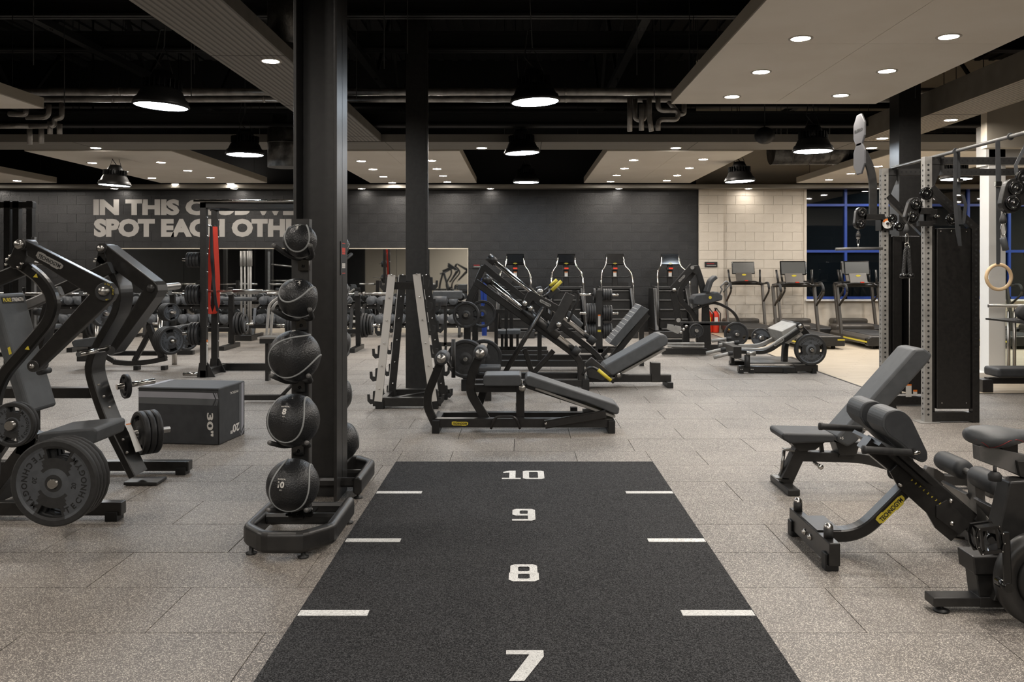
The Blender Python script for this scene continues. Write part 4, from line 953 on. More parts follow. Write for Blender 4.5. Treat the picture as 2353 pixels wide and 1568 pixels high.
t.part('ring', M().tube([(cx_+.103*cos(a), Yg, WZ(637,Yg)+.103*sin(a)) for a in [2*pi*i/48 for i in range(48)]], .0145, 14, closed=True), 'wood_ring')
mm = M(); strap(mm, [(WX(2288,Yg),Yg-.02,WZ(326,Yg)),(WX(2289,Yg),Yg-.02,WZ(420,Yg)),(WX(2290,Yg),Yg-.02,WZ(607,Yg))], .027); strap(mm, [(WX(2297,Yg),Yg+.02,WZ(322,Yg)),(WX(2300,Yg),Yg+.02,WZ(400,Yg)),(WX(2298,Yg),Yg+.02,WZ(600,Yg)),(WX(2296,Yg),Yg,WZ(612,Yg)),(WX(2290,Yg),Yg-.02,WZ(604,Yg))], .027)
mm.tube([V((4.06+.024*cos(a), Yg, 2.605+.024*sin(a))) for a in [2*pi*i/16 for i in range(16)]], .007, 6, closed=True)
t.part('webbing', mm, 'upholstery_dark'); t.part('buckle', M().cbox((WX(2289,Yg),Yg-.03,WZ(424,Yg)), (.055,.02,.045)), 'chrome', bev=.004)
t = T('spare_strap', 'short loose grey strap over the pull-up bar at the picture edge', 'strap', (4.06,6.8,2.6)); mm = M(); strap(mm, [(4.075,6.8,2.62),(WX(2334,6.8),6.8,WZ(380,6.8)),(WX(2338,6.8),6.8,WZ(415,6.8))], .03); strap(mm, [(4.045,6.8,2.62),(4.08,6.8,2.625)], .03); t.part('webbing', mm, 'upholstery')
Yh = 6.6
t = T('pulley_unit', 'black double pulley block of the rig at the picture edge, above the handrail', 'pulley block', W(2330,445,Yh))
ca, cb_ = W(2333,433,Yh), W(2325,466,Yh); capsule(t, ca, cb_, .08, Yh, Yh+.06); pulley(t, V(ca)-V((0,.012,0)), .06); pulley(t, V(cb_)-V((0,.012,0)), .058)
t.part('arm', M().box((WX(2340,Yh),Yh+.05,WZ(470,Yh)),(4.02,Yh+.11,WZ(440,Yh))).box((3.96,6.2,WZ(470,Yh)),(4.02,Yh+.11,WZ(440,Yh))), 'satin_black', bev=.003)
pulley(t, W(2352,408,Yh), .062)
t = T('single_handle', 'small foam handle on a carabiner beside the wooden ring', 'cable attachment', W(2307,550,Yh+.03)); Yq = Yh+.03
t.part('stopper', M().lathe([(.0001,.05),(.012,.045),(.026,.0),(.026,-.03),(.0001,-.035)], W(2305,504,Yq), (0,0,1), 14).cyl(W(2305,494,Yq), W(2308,470,Yq), .004, 6), 'rubber')
t.part('carabiner', M().tube([W(2305,528,Yq)+V((.02*cos(a),0,.05*sin(a))) for a in [2*pi*i/16 for i in range(16)]], .005, 6, closed=True), 'chrome')
t.part('grip', M().lathe([(.0001,.001),(.022,.004),(.024,.02),(.024,.105),(.0001,.11)], W(2304,545,Yq), (.18,-.1,-1), 16), 'upholstery')

# ---------------------------------------------------------------- adjustable bench
Yb = 5.87; K = FPX/Yb
t = T('adjustable_bench', 'grey padded incline bench standing behind the hyperextension bench', 'bench', (2.1,5.87,0))
bpts = [(2.705,.975),(2.76,.93),(2.735,.885),(2.25,.345),(2.19,.31),(2.12,.345),(2.115,.38),(2.64,.97)]
t.part('backrest', M().prism(bpts, 5.735, 6.005), 'upholstery', bev=.022, seg=3)
t.part('seat', M().prism([(1.742,.392),(1.75,.408),(2.09,.40),(2.105,.375),(2.09,.345),(1.80,.335),(1.745,.365)], 5.72, 6.02), 'upholstery_dark', bev=.016, seg=3)
t.part('backrest_bracket', M().box((2.16,5.82,.22),(2.26,5.92,.33)).prism([(2.13,.33),(2.3,.33),(2.27,.24),(2.16,.24)], 5.80, 5.94), 'satin_black', bev=.004)
t.part('seat_bracket', M().prism([(1.82,.335),(2.06,.335),(1.99,.28),(1.88,.27)], 5.79, 5.95).sweep([(2.05,5.87,.33),(2.06,5.87,.26),(2.03,5.87,.22)], .03, .025), 'satin_black', bev=.003)
t.part('front_leg', M().sweep([(1.925,5.87,.31),(1.80,5.87,.04)], .09, .085), 'satin_black', bev=.004)
t.part('main_beam', M().sweep(fillet([(1.90,5.87,.225),(2.33,5.87,.215),(2.85,5.87,.06),(3.15,5.87,.06)], .1), .08, .065), 'satin_black', bev=.004)
t.part('front_foot', M().box((1.765,5.66,.0),(1.845,6.08,.045)), 'satin_black', bev=.008)
t.part('rear_foot', M().box((3.08,5.62,.0),(3.18,6.12,.05)), 'satin_black', bev=.008)
t.part('backrest_strut', M().sweep([(2.5,5.87,.68),(2.68,5.87,.12)], .04, .05), 'satin_black')
t.part('front_handle', M().sweep([(1.86,5.87,.265),(1.80,5.87,.268)], .09, .006).sweep([(1.82,5.87,.075),(1.73,5.87,.08)], .09, .006).cyl((1.782,5.87,.085),(1.80,5.87,.262),.012,10), 'brushed_steel')
t.part('adjusting_pin', M().cyl((1.99,5.82,.19),(2.01,5.76,.175),.012,12).lathe([(.0001,0),(.018,.002),(.018,.02),(.01,.03)], (2.01,5.74,.175), (0,1,0), 14), 'chrome')
add = M(); add_text(add, '+5', (2.145,5.732,.372), (1,0,0), (0,0,1), h=.018); t.part('lettering', add, 'print')
# ---------------------------------------------------------------- hyperextension bench
t = T('hyperextension_bench', 'black hyperextension bench with two rounded grey hip pads and yellow badge', 'bench', (2.0,4.57,0))
yc = 4.57
foot = M().box((1.53,4.25,.03),(1.585,4.89,.145)); t.part('foot_beam', foot, 'black_steel', bev=.005)
fp = M().box((1.517,4.27,.0),(1.531,4.33,.085)).box((1.517,4.82,.0),(1.531,4.88,.085)).box((1.52,4.265,.0),(1.583,4.335,.031)).box((1.52,4.81,.0),(1.583,4.885,.031)); t.part('rubber_foot', fp, 'deep_black', bev=.004)
for Y in (4.34, 4.82):
    t.part('post_collar', M().cyl((1.557,Y,.145),(1.557,Y,.195),.024,20), 'rubber'); t.part('dome_cap', M().lathe([(.0235,0),(.0225,.012),(.014,.022),(.0001,.026)], (1.557,Y,.195), (0,0,1), 20), 'bolt')
bl = M()
for Y in (4.62,4.53): bl.lathe([(.0001,-.014),(.009,-.014),(.009,-.006),(.017,-.005),(.017,0)], (1.529,Y,.088), (1,0,0), 12)
for x, y in ((2069,1115),): pass
t.part('bolt', bl, 'bolt')
t.part('joint_plate', M().box((1.535,4.44,.146),(1.66,4.70,.153)), 'satin_black')
t.part('main_rail', M().sweep(fillet([(1.58,yc,.092),(1.80,yc,.092),(2.13,yc,.42)], .16, 8), .085, .065, ch=.008), 'black_steel')
badge(t, (1.955,yc-.0435,.235), (.70,0,.71), (-.71,0,.70), .19)
U = V((2.44-1.86, 0, .085-.555)).normalized(); N_ = V((.63,0,.777))
t.part('pad_beam', M().sweep([(1.83,yc,.585),(2.18,yc,.30)], .09, .075, ch=.006), 'black_steel')
t.part('sleeve', M().sweep([(2.09,yc,.405),(2.37,yc,.165)], .11, .12, ch=.01), 'satin_black')
t.part('inner_tube', M().sweep([(2.3,yc,.215),(2.5,yc,.055)], .07, .07), 'black_steel')
t.part('rear_foot_beam', M().box((2.44,4.22,.02),(2.54,4.92,.09)), 'black_steel', bev=.005)
t.part('side_plate', M().pprism([(2045,1085),(2062,1068),(2160,1148),(2216,1215),(2186,1245),(2150,1215),(2130,1180),(2066,1122)], 4.50, 4.515, Yr=4.5), 'black_steel', bev=.002)
t.part('side_plate', M().pprism([(2152,1163),(2176,1150),(2232,1206),(2205,1230),(2152,1190)], 4.49, 4.50, Yr=4.49), 'satin_black', bev=.002)
nn = M()
for i, ch in enumerate('987654321'[0:8]):
    p = W(2095+i*9.3, 1104+i*7.6, 4.49); add_text(nn, ch, p, (.63,0,-.777), (.777,0,.63), h=.012, off=.02, lift=.001)
t.part('scale_numbers', nn, 'yellow')
bl = M()
for x, y in ((2069,1114),(2185,1152),(2187,1203)): bl.lathe([(.0001,-.012),(.010,-.010),(.012,0)], W(x, y, 4.488), (0,1,0), 12)
t.part('bolt', bl, 'bolt')
t.part('release_handle', M().tube(fillet(PW([(2066,1095),(2046,1098),(2042,1075),(2062,1066)], 4.55), .03), .012, 10), 'rubber')
t.part('release_handle', M().tube(fillet(PW([(2150,1178),(2135,1170),(2150,1205),(2180,1235),(2215,1238)], 4.6), .03), .010, 10), 'chrome')
def hip(Y0, Y1):
    pr = [(2022,980),(2022,962),(2032,945),(2050,939),(2068,942),(2086,958),(2126,1042),(2126,1054),(2118,1061),(2108,1060),(2060,1015),(2034,1000)]
    pts = [V((WX(x,4.4), 0, WZ(y,4.4))) for x, y in pr]; pp = fillet(pts+[pts[0]], .03, 3)[:-1]
    o = t.part('hip_pad', M().prism([(p.x, p.z) for p in pp], Y0, Y1), 'upholstery', bev=.02, seg=4)
    t.part('side_panel', M().prism([((p.x-2.02)*.93+2.02, (p.z-.72)*.93+.72) for p in pp], Y0-.002, Y0+.002), 'upholstery_dark', bev=.001, parent=o)
hip(4.37,4.57); hip(4.66,4.86)
t.part('pad_plate', M().sweep([(1.86,4.615,.60),(2.12,4.615,.37)], .36, .02).sweep([(1.95,4.615,.56),(2.13,4.615,.40)], .44, .03), 'satin_black')
for Y in (4.30, 4.93):
    s_ = -1 if Y < 4.6 else 1; a = V((2.00,4.615+s_*.20,.585)); b_ = V((1.97,Y,.585)); c_ = V((1.74,Y,.60))
    t.part('handle_arm', M().tube(fillet([a, b_+V((.03,0,0)), b_], .03), .011, 8), 'chrome')
    t.part('grip', M().lathe([(.0001,0),(.019,.002),(.019,.225),(.022,.23),(.022,.245),(.0001,.247)], b_+V((-.01,0,0)), (c_-b_), 16), 'rubber')
t.part('roller_bar', M().cyl((2.44,4.99,.40),(2.44,4.33,.40),.017,10).sweep([(2.44,4.60,.40),(2.46,4.60,.09)], .08, .05), 'grey_metal')
for a, b_ in ((4.97,4.70),(4.60,4.33)):
    t.part('foam_roller', M().lathe([(.0001,0),(.03,.002),(.052,.012),(.056,.04),(.056,a-b_-.04),(.052,a-b_-.012),(.03,a-b_-.002),(.0001,a-b_)], (2.44,a,.40), (0,-1,0), 28), 'upholstery_dark')
t.part('roller_cap', M().lathe([(.0001,.03),(.02,.028),(.034,.015),(.036,0)], (2.44,4.33,.40), (0,-1,0), 20), 'bolt')
fpm = M()
for Y0, Y1 in ((4.62,4.90),(4.27,4.55)): t.part('foot_platform', M().prism([(2.40,.29),(2.415,.30),(2.60,.06),(2.585,.05)], Y0, Y1), 'grey_metal', bev=.003)
t.part('catch_plate', M().pprism([(2128,1080),(2132,1072),(2155,1080),(2170,1090),(2176,1116),(2160,1110),(2138,1098)], 4.95, 4.99, Yr=4.95), 'grey_metal', bev=.002)

# ---------------------------------------------------------------- indoor bike at the right edge
Yk = 3.72
t = T('spin_bike', 'dark grey indoor bike with red-stitched saddle, cut by the picture edge', 'exercise bike', (2.4,3.75,0))
k = lambda x, y, Y=Yk: (WX(x, Y), WZ(y, Y))
x0 = 1.807; t.part('base_beam', M().box((x0,3.75,.027),(3.35,3.838,.067)), 'satin_black', bev=.004)
t.part('beam_sleeve', M().box((2.01,3.747,.025),(2.35,3.841,.070)), 'satin_black', bev=.003)
t.part('levelling_foot', M().lathe([(.0001,0),(.034,.0),(.034,.008),(.016,.015),(.010,.018),(.010,.03)], (x0+.045,3.775,0), (0,0,1), 20), 'deep_black')
t.part('levelling_foot', M().lathe([(.0001,0),(.04,.0),(.04,.012),(.02,.024),(.012,.026),(.012,.05)], (3.25,3.76,0), (0,0,1), 20), 'deep_black')
t.part('bolt', M().lathe([(.011,0),(.011,.008),(.0001,.01)], (2.06,3.79,.070), (0,0,1), 10), 'gloss_black')
t.part('rear_leg', M().pprism([(2244,1322),(2252,1384),(2275,1384),(2300,1322)], 3.76, 3.86, Yr=3.76).pprism([(2292,1322),(2272,1374),(2296,1374),(2306,1322)], 3.72, 3.86, Yr=3.76), 'satin_black', bev=.004)
t.part('rear_block', M().pprism([(2236,1280),(2240,1322),(2340,1322),(2340,1279)], 3.74, 3.88, Yr=3.74), 'satin_black', bev=.006)
t.part('frame', M().pprism([(2321,1108),(2355,1106),(2420,1110),(2440,1250),(2420,1330),(2300,1285),(2282,1278)], 3.76, 3.86, Yr=3.76), 'satin_black', bev=.008)
t.part('frame', M().sweep([(2.45,3.81,.30),(3.05,3.81,.10)], .08, .1).sweep([(2.5,3.81,.5),(3.15,3.81,.95)], .07, .09).sweep([(3.0,3.81,.1),(3.2,3.81,1.05)], .07, .08), 'satin_black', bev=.004)
c = V((WX(2405,3.6), 3.6, WZ(1336,3.6)))
t.part('chain_guard', M().lathe([(.0001,0),(.12,0),(.15,.004),(.165,.014),(.185,.016),(.203,.0),(.205,-.04),(.19,-.06),(.0001,-.06)], c, (0,-1,0), 56), 'satin_black')
t.part('guard_disc', M().lathe([(.0001,.019),(.115,.018),(.125,.012),(.127,0)], c, (0,-1,0), 48), 'deep_black')
t.part('flywheel', M().lathe([(.0001,-.02),(.22,-.02),(.24,-.01),(.24,.01),(.22,.02),(.0001,.02)], (3.1,3.81,.32), (0,1,0), 48), 'gloss_black')
pk0 = V((WX(2311,3.5), 3.5, WZ(1235,3.5))); pk1 = V((WX(2316,3.5), 3.5, WZ(1350,3.5)))
t.part('crank', M().sweep([pk0+V((.0,0,.02)), pk1], .018, .032, ch=.006).cyl(pk1+V((0,-.012,0)), pk1+V((0,.07,0)), .02, 16), 'gloss_black')
cp = V((WX(2272,3.42), 3.44, WZ(1236,3.44))); pd_ = M(); RR = Matrix.Rotation(radians(-8), 3, 'Y')
oc = [(-.052,-.02),(-.04,-.05),(.04,-.05),(.052,-.02),(.052,.02),(.04,.05),(-.04,.05),(-.052,.02)]
for dy in (-.03, .03):
    pd_.sweep([cp+RR @ V((x, dy, z)) for x, z in oc], .012, .011, (0,1,0), ch=.002, closed=True)
pd_.cyl(cp+V((0,-.04,0)), cp+V((.045,.06,0)), .014, 12)
for x in (-.03,.03): pd_.cbox(cp+RR @ V((x,0,.0)), (.010,.06,.09), rot=RR)
for z in (-.045,.045): pd_.cbox(cp+RR @ V((0,0,z)), (.07,.07,.010), rot=RR)
t.part('pedal', pd_, 'gloss_black')
sm_ = M()
for x, z in oc: sm_.ball(cp+RR @ V((x,-.038,z)), .003, 6)
t.part('pedal_pin', sm_, 'bolt')
t.part('seat_slider', M().pprism([(2250,1026),(2262,1023),(2420,1062),(2420,1100),(2352,1096),(2252,1060)], 3.82, 3.88, Yr=3.82), 'grey_metal', bev=.003)
t.part('seat_slider_block', M().pprism([(2338,1060),(2420,1062),(2420,1120),(2345,1096)], 3.80, 3.9, Yr=3.8), 'satin_black', bev=.003)
t.part('seat_post', M().sweep([(2.33,3.85,.66),(2.36,3.85,.42)], .05, .07), 'chrome')
t.part('adjusting_knob', M().cyl(W(2286,1072,3.78), W(2286,1088,3.78), .008, 8).lathe([(.0001,0),(.018,.002),(.028,.014),(.026,.04),(.0001,.046)], W(2286,1084,3.78), (0,0,-1), 10), 'rubber')
t.part('saddle_clamp', M().cbox(W(2314,1028,3.86), (.07,.05,.05)).cyl(W(2314,1040,3.86), W(2314,1024,3.86), .016, 12), 'gloss_black')
# saddle: a lofted shape, broad rear at the left, nose to the right
def saddle(scale=1.0):
    mm = M(); secs = []; n = 20
    prof = [(0.0,.012,.02),(.015,.07,.045),(.05,.105,.062),(.10,.115,.068),(.15,.10,.062),(.19,.07,.05),(.23,.045,.042),(.27,.036,.038),(.285,.02,.025),(.29,.004,.01)]
    for x, hw, hh in prof:
        row_ = []
        for q in range(n):
            a = 2*pi*q/n; cy_ = cos(a)*hw; cz_ = sin(a)*hh*(.55 if sin(a) > 0 else .9)
            row_.append((x, cy_, cz_-.010*abs(cos(a))**2*(1)-.02*max(0, x-.1)))
        secs.append(row_)
    vs = [p for r_ in secs for p in r_]; m_ = len(secs)
    fs = [(i*n+q, i*n+(q+1) % n, (i+1)*n+(q+1) % n, (i+1)*n+q) for i in range(m_-1) for q in range(n)]+[tuple(range(n-1,-1,-1)), tuple((m_-1)*n+q for q in range(n))]
    return mm, vs, fs
mm, vs_, fs_ = saddle(); sx0, sz0, syc = WX(2226,3.86), WZ(999,3.86), 3.88
mm.add([(sx0+x*1.05, syc+y, sz0+z) for x, y, z in vs_], fs_, 0, True); t.part('saddle', mm, 'upholstery')
st_ = M()
def on_saddle(x, a):
    P_ = [(0.0,.012,.02),(.015,.07,.045),(.05,.105,.062),(.10,.115,.068),(.15,.10,.062),(.19,.07,.05),(.23,.045,.042),(.27,.036,.038)]
    for (xa, ha, va), (xb, hb, vb) in zip(P_, P_[1:]):
        if xa <= x <= xb: f = (x-xa)/(xb-xa); hw = ha+(hb-ha)*f; hh = va+(vb-va)*f; break
    return V((sx0+x*1.05, syc+cos(a)*hw*1.01, sz0+sin(a)*hh*(.55 if sin(a) > 0 else .9)*1.01-.010*cos(a)**2-.02*max(0, x-.1)))
st_.tube([on_saddle(x, a) for x, a in ((.012,3.3),(.03,3.5),(.05,3.8),(.065,4.15))], .0016, 5); st_.tube([on_saddle(x, a) for x, a in ((.065,4.15),(.08,3.8),(.10,3.4),(.13,3.15),(.17,3.1),(.2,3.3),(.225,3.7))], .0016, 5)
t.part('stitching', st_, 'dark_red')
t.part('handlebar', M().tube(fillet([(3.2,3.62,1.1),(3.2,3.62,1.08),(3.2,4.0,1.08),(3.3,4.0,1.14)], .04), .014, 10), 'rubber')
# ---------------------------------------------------------------- barbell storage frame in front of the second column
t = T('barbell_storage_frame', 'black A-shaped barbell storage frame with pale hook strips around the second column', 'storage rack', (-1.24,9.5,0))
fr = M()
def hook(mm, p, s, Y, sc=1.0):
    q = [(0,.06),(0,-.075),(s*.055,-.085),(s*.085,-.05),(s*.088,.02),(s*.062,.02),(s*.058,-.03),(s*.03,-.035),(s*.026,.055)]
    mm.prism([(p.x+x*sc, p.z+z*sc) for x, z in q], Y, Y+.02)
for Y, (bl_, tl, br, tr_), nm in ((9.16, ((870,922),(901,632),(1000,922),(958,630)), 'front'), (9.80, ((901,908),(927,632),(1018,908),(980,632)), 'rear')):
    b0, t0, b1, t1_ = [V((WX(x,Y), Y, WZ(y,Y))) for x, y in (bl_, tl, br, tr_)]
    if nm == 'front': b1 = V((2*-1.24-b0.x, Y, b0.z)); 
    for a, b, s in ((b0, t0, -1), (b1, t1_, 1)):
        t.part('inclined_post', M().sweep([a, b], .06, .07), 'black_steel', bev=.003)
        f = M().sweep([a+V((0,-.034,0)), b+V((0,-.034,0))], .006, .082); t.part('pale_strip' if nm == 'front' else 'dark_strip', f, 'pale_paint' if nm == 'front' else 'satin_black', bev=.001)
        if nm == 'rear': t.part('pale_strip', M().sweep([a+V((-.045,-.01,0)), b+V((-.045,-.01,0))], .05, .008), 'pale_paint')
        for i in range(6):
            p = a.lerp(b, .04+.18*i); h = M(); hook(h, p+V((s*.035,0,0)), s, Y-.03); t.part('bar_hook', h, 'rubber')
            bo = M().lathe([(.0001,-.01),(.008,-.009),(.010,0)], p+(b-a)*.06+V((0,-.037,0)), (0,1,0), 8); t.part('bolt', bo, 'bolt')
    x0, x1 = b0.x-.06, b1.x+.08
    t.part('base_beam', M().box((x0,Y-.02,.03),(x1,Y+.07,.12)), 'black_steel', bev=.004)
    t.part('rubber_foot', M().box((x0+.03,Y-.035,0),(x0+.12,Y+.08,.09)).box((x1-.12,Y-.035,0),(x1-.03,Y+.08,.09)), 'deep_black', bev=.003)
    t.part('top_beam', M().box((t0.x,Y,1.28),(t1_.x,Y+.05,1.36)), 'black_steel', bev=.003)
t.part('cross_brace', M().sweep([(-1.45,9.2,.08),(-1.0,9.82,.08)], .05, .06, (0,0,1)).sweep([(-1.5,9.2,.08),(-1.5,9.82,.08)], .05, .06, (0,0,1)).sweep([(-.98,9.2,.08),(-.98,9.82,.08)], .05, .06, (0,0,1)), 'black_steel')

# ---------------------------------------------------------------- lying leg curl
Y = 7.82
t = T('leg_curl_machine', 'black lying leg curl bench with sloping grey pad and roller arms, centre of the hall', 'exercise machine', (0,8.0,0))
P7 = lambda pts, Yd=Y: PW(pts, Yd)
t.part('base_beam', M().box((WX(999,Y),Y,WZ(983,Y)),(WX(1407,Y),Y+.09,WZ(963,Y))), 'black_steel', bev=.005)
for x0, x1 in ((993,1010),(1397,1413)): t.part('end_foot', M().box((WX(x0,Y),Y-.03,0.0),(WX(x1,Y),Y+.5,WZ(966,Y))), 'deep_black', bev=.004)
t.part('base_beam', M().box((WX(999,Y),Y+.40,.04),(WX(1407,Y),Y+.49,.12)), 'black_steel', bev=.005)
badge(t, W(1057,974,Y-.002), (1,0,0), (0,0,1), .15)
t.part('roller_arm', M().sweep(fillet(P7([(1003,980),(982,935),(983,905),(1013,832)], Y+.08), .14, 6), .05, .075, ch=.006), 'black_steel')
t.part('main_post', M().sweep(fillet(P7([(1118,966),(1080,902),(1082,866),(1102,815)], Y+.12), .14, 6), .06, .08, ch=.006), 'black_steel')
for (x, y, Yr) in ((1014,825,Y-.06),(1103,813,Y-.02)):
    c = W(x, y, Yr)
    t.part('foam_roller', M().lathe([(.0001,0),(.04,.002),(.058,.012),(.062,.03),(.058,.05),(.063,.07),(.064,.2),(.058,.215),(.063,.23),(.058,.26),(.0001,.262)], c, (0,1,0), 28), 'upholstery_dark')
    t.part('roller_cap', M().lathe([(.0001,-.028),(.014,-.027),(.017,-.02),(.035,-.012),(.042,0)], c, (0,1,0), 24), 'brushed_steel')
t.part('grip_post', M().cyl(W(1042,868,Y+.3), W(1042,780,Y+.3), .02, 12), 'rubber')
t.part('grip_arm', M().tube(fillet([W(1026,828,Y+.15), W(1034,845,Y+.2), W(1042,846,Y+.3)], .03), .011, 8), 'black_steel')
t.part('seat_beam', M().box((WX(1084,Y+.1),Y+.1,WZ(902,Y+.1)),(WX(1204,Y+.1),Y+.2,WZ(885,Y+.1))), 'black_steel', bev=.004)
t.part('support_post', M().box((WX(1186,Y+.08),Y+.08,.1),(WX(1205,Y+.08),Y+.2,WZ(887,Y+.1))), 'black_steel', bev=.003)
t.part('chest_pad', M().pprism([(1110,867),(1114,863),(1194,862),(1198,866),(1198,884),(1192,888),(1114,888),(1110,882)], Y, Y+.32, Yr=Y), 'upholstery', bev=.014, seg=3)
t.part('chest_pad', M().pprism([(1206,872),(1212,865),(1218,864),(1414,929),(1424,938),(1422,952),(1414,953),(1345,925),(1212,887),(1206,880)], Y, Y+.34, Yr=Y), 'upholstery', bev=.014, seg=3)
t.part('pad_plate', M().sweep(P7([(1230,888),(1410,953)], Y+.16), .28, .02), 'light_metal')
t.part('pad_plate', M().sweep(P7([(1206,884),(1405,950)], Y+.14), .22, .03), 'black_steel')
t.part('pivot_cap', M().lathe([(.0001,-.02),(.03,-.018),(.034,0)], W(1200,892,Y+.02), (0,1,0), 20).cyl(W(1200,892,Y+.02), W(1199,873,Y+.02), .007, 8), 'brushed_steel')
t.part('rear_link', M().sweep(P7([(1252,976),(1392,952)], Y-.03), .05, .075, ch=.01), 'black_steel')
t.part('rear_link', M().sweep(P7([(1340,950),(1398,945)], Y+.15), .2, .05), 'black_steel')
t.part('bolt', M().lathe([(.0001,-.01),(.010,-.008),(.012,0)], W(1254,974,Y-.055), (0,1,0), 10), 'bolt')
for dy in (-.07, .0+.46):
    t.part('hand_loop', M().tube(fillet(P7([(1128,986),(1138,958),(1184,958),(1195,986)], Y+dy), .04), .012, 10), 'black_steel')
t.part('step_block', M().box((WX(1310,8.4),8.35,.0),(WX(1326,8.4),8.42,WZ(935,8.4))), 'black_steel')
t.part('rear_strut', M().sweep([W(1100,935,8.25), W(1113,890,8.25)], .06, .07), 'black_steel')

# ---------------------------------------------------------------- inclined leg press
Y = 10.5
t = T('leg_press_machine', 'black inclined leg press with chrome guide rods and long grey back pad', 'exercise machine', (.6,10.9,0))
LF = [(1092,648),(1318,812),(1334,832),(1336,888)]
def beam(name, px, Yd, w_, h, m='black_steel', f=.15, ch=.008, lab=None): return t.part(name, M().sweep(fillet(PW(px, Yd), f, 6), w_, h, ch=ch), m)
beam('inclined_beam', LF, Y+.05, .09, .085); beam('inclined_beam', LF, Y+.75, .09, .085)
beam('rear_post', [(1098,652),(1077,690),(1074,745),(1072,903)], Y+.05, .082, .085); beam('rear_post', [(1098,652),(1077,690),(1074,745),(1072,903)], Y+.75, .082, .085)
for Yd in (Y+.0, Y+.8):
    a, b = W(1116,640,Yd), W(1330,812,Yd); t.part('guide_rod', M().cyl(a, b, .034, 18), 'chrome')
    t.part('rod_clamp', M().cyl(a-(b-a)*.02, a+(b-a)*.05, .052, 18), 'satin_black'); t.part('rod_clamp', M().cyl(b-(b-a)*.06, b, .055, 18), 'rubber')
    a1, b1_ = a.lerp(b, .40), a.lerp(b, .78); t.part('carriage_sleeve', M().cyl(a1, b1_, .055, 18), 'satin_black')
t.part('sled', M().pprism([(1212,672),(1220,668),(1306,714),(1300,730),(1224,690),(1206,712),(1196,706)], Y-.08, Y-.02, Yr=Y), 'black_steel', bev=.003)
t.part('sled', M().pprism([(1300,671),(1320,680),(1284,752),(1262,764),(1256,756)], Y-.087, Y+.0, Yr=Y), 'satin_black', bev=.003)
t.part('sled', M().box((WX(1215,Y),Y-.02,WZ(700,Y)),(WX(1228,Y),Y+.86,WZ(686,Y))).box((WX(1296,Y),Y-.02,WZ(715,Y)),(WX(1312,Y),Y+.86,WZ(695,Y))), 'black_steel', bev=.003)
badge(t, W(1253,697,Y-.083), (.9,0,-.43), (.43,0,.9), .15, 'light_metal')
for x, y in ((1206,697),(1219,708),(1283,745)): t.part('sled_peg', M().lathe([(.0001,-.12),(.026,-.118),(.032,-.1),(.032,0)], W(x, y, Y-.08), (0,1,0), 16), 'brushed_steel')
beam('side_handle', [(1312,680),(1316,668),(1330,672),(1328,690),(1305,740)], Y+.85, .035, .035, f=.05)
t.part('safety_bar', M().tube([W(1247,709,Y-.12), W(1158,860,Y-.12)], .03, 14).ball(W(1247,709,Y-.12), .03, 12), 'black_steel')
beam('strut', [(1205,802),(1226,868)], Y+.1, .05, .06); beam('strut', [(1272,806),(1222,862)], Y+.1, .05, .06); beam('strut', [(1205,802),(1226,868)], Y+.7, .05, .06)
t.part('base_beam', M().box((WX(1060,Y),Y,.05),(WX(1354,Y),Y+.1,.13)), 'black_steel', bev=.005); t.part('base_beam', M().box((WX(1060,Y),Y+.72,.05),(WX(1354,Y),Y+.82,.13)), 'black_steel', bev=.005)
t.part('end_foot', M().box((WX(1338,Y),Y-.02,0),(WX(1354,Y),Y+.84,.14)).box((WX(1060,Y),Y-.02,0),(WX(1075,Y),Y+.84,.14)), 'deep_black', bev=.004)
t.part('base_beam', M().box((WX(1350,10.9),10.85,.06),(WX(1541,10.9),10.97,.15)), 'black_steel', bev=.005)
t.part('rear_post', M().box((WX(1495,10.9),10.83,.06),(WX(1516,10.9),10.99,WZ(833,10.9))), 'satin_black', bev=.004)
t.part('end_foot', M().box((WX(1528,10.9),10.7,0),(WX(1541,10.9),11.1,.07)), 'deep_black', bev=.004)
t.part('back_pad', M().pprism([(1385,846),(1392,838),(1516,769),(1528,769),(1535,780),(1533,792),(1410,862),(1400,862)], 10.66, 11.14, Yr=10.7), 'upholstery', bev=.02, seg=3)
t.part('pad_plate', M().sweep(PW([(1400,868),(1525,800)], 10.9), .3, .03), 'light_metal')
t.part('pad_hinge', M().box((WX(1350,10.9),10.75,.13),(WX(1425,10.9),11.05,.22)).cyl(W(1421,862,10.7), W(1421,862,11.1), .05, 16), 'satin_black', bev=.004)
t.part('pivot_cap', M().lathe([(.0001,-.03),(.03,-.028),(.034,0)], W(1421,862,10.7), (0,1,0), 16), 'brushed_steel')
t.part('shoulder_block', M().pprism([(1345,835),(1360,822),(1405,858),(1385,876),(1352,868)], 10.62, 10.72), 'satin_black', bev=.006)
t.part('release_lever', M().tube(fillet(PW([(1338,862),(1348,848),(1362,843),(1376,852),(1410,880)], 10.5), .08), .016, 10), 'black_steel')
t.part('yellow_grip', M().cyl(W(1374,850,10.5), W(1404,875,10.5), .022, 12), 'yellow')
t.part('small_seat', M().box((WX(1100,9.6),9.6,WZ(856,9.6)),(WX(1150,9.6),9.9,WZ(844,9.6))), 'upholstery_dark', bev=.015); t.part('seat_post', M().box((WX(1113,9.6),9.7,.0),(WX(1128,9.6),9.8,WZ(856,9.6))), 'black_steel')

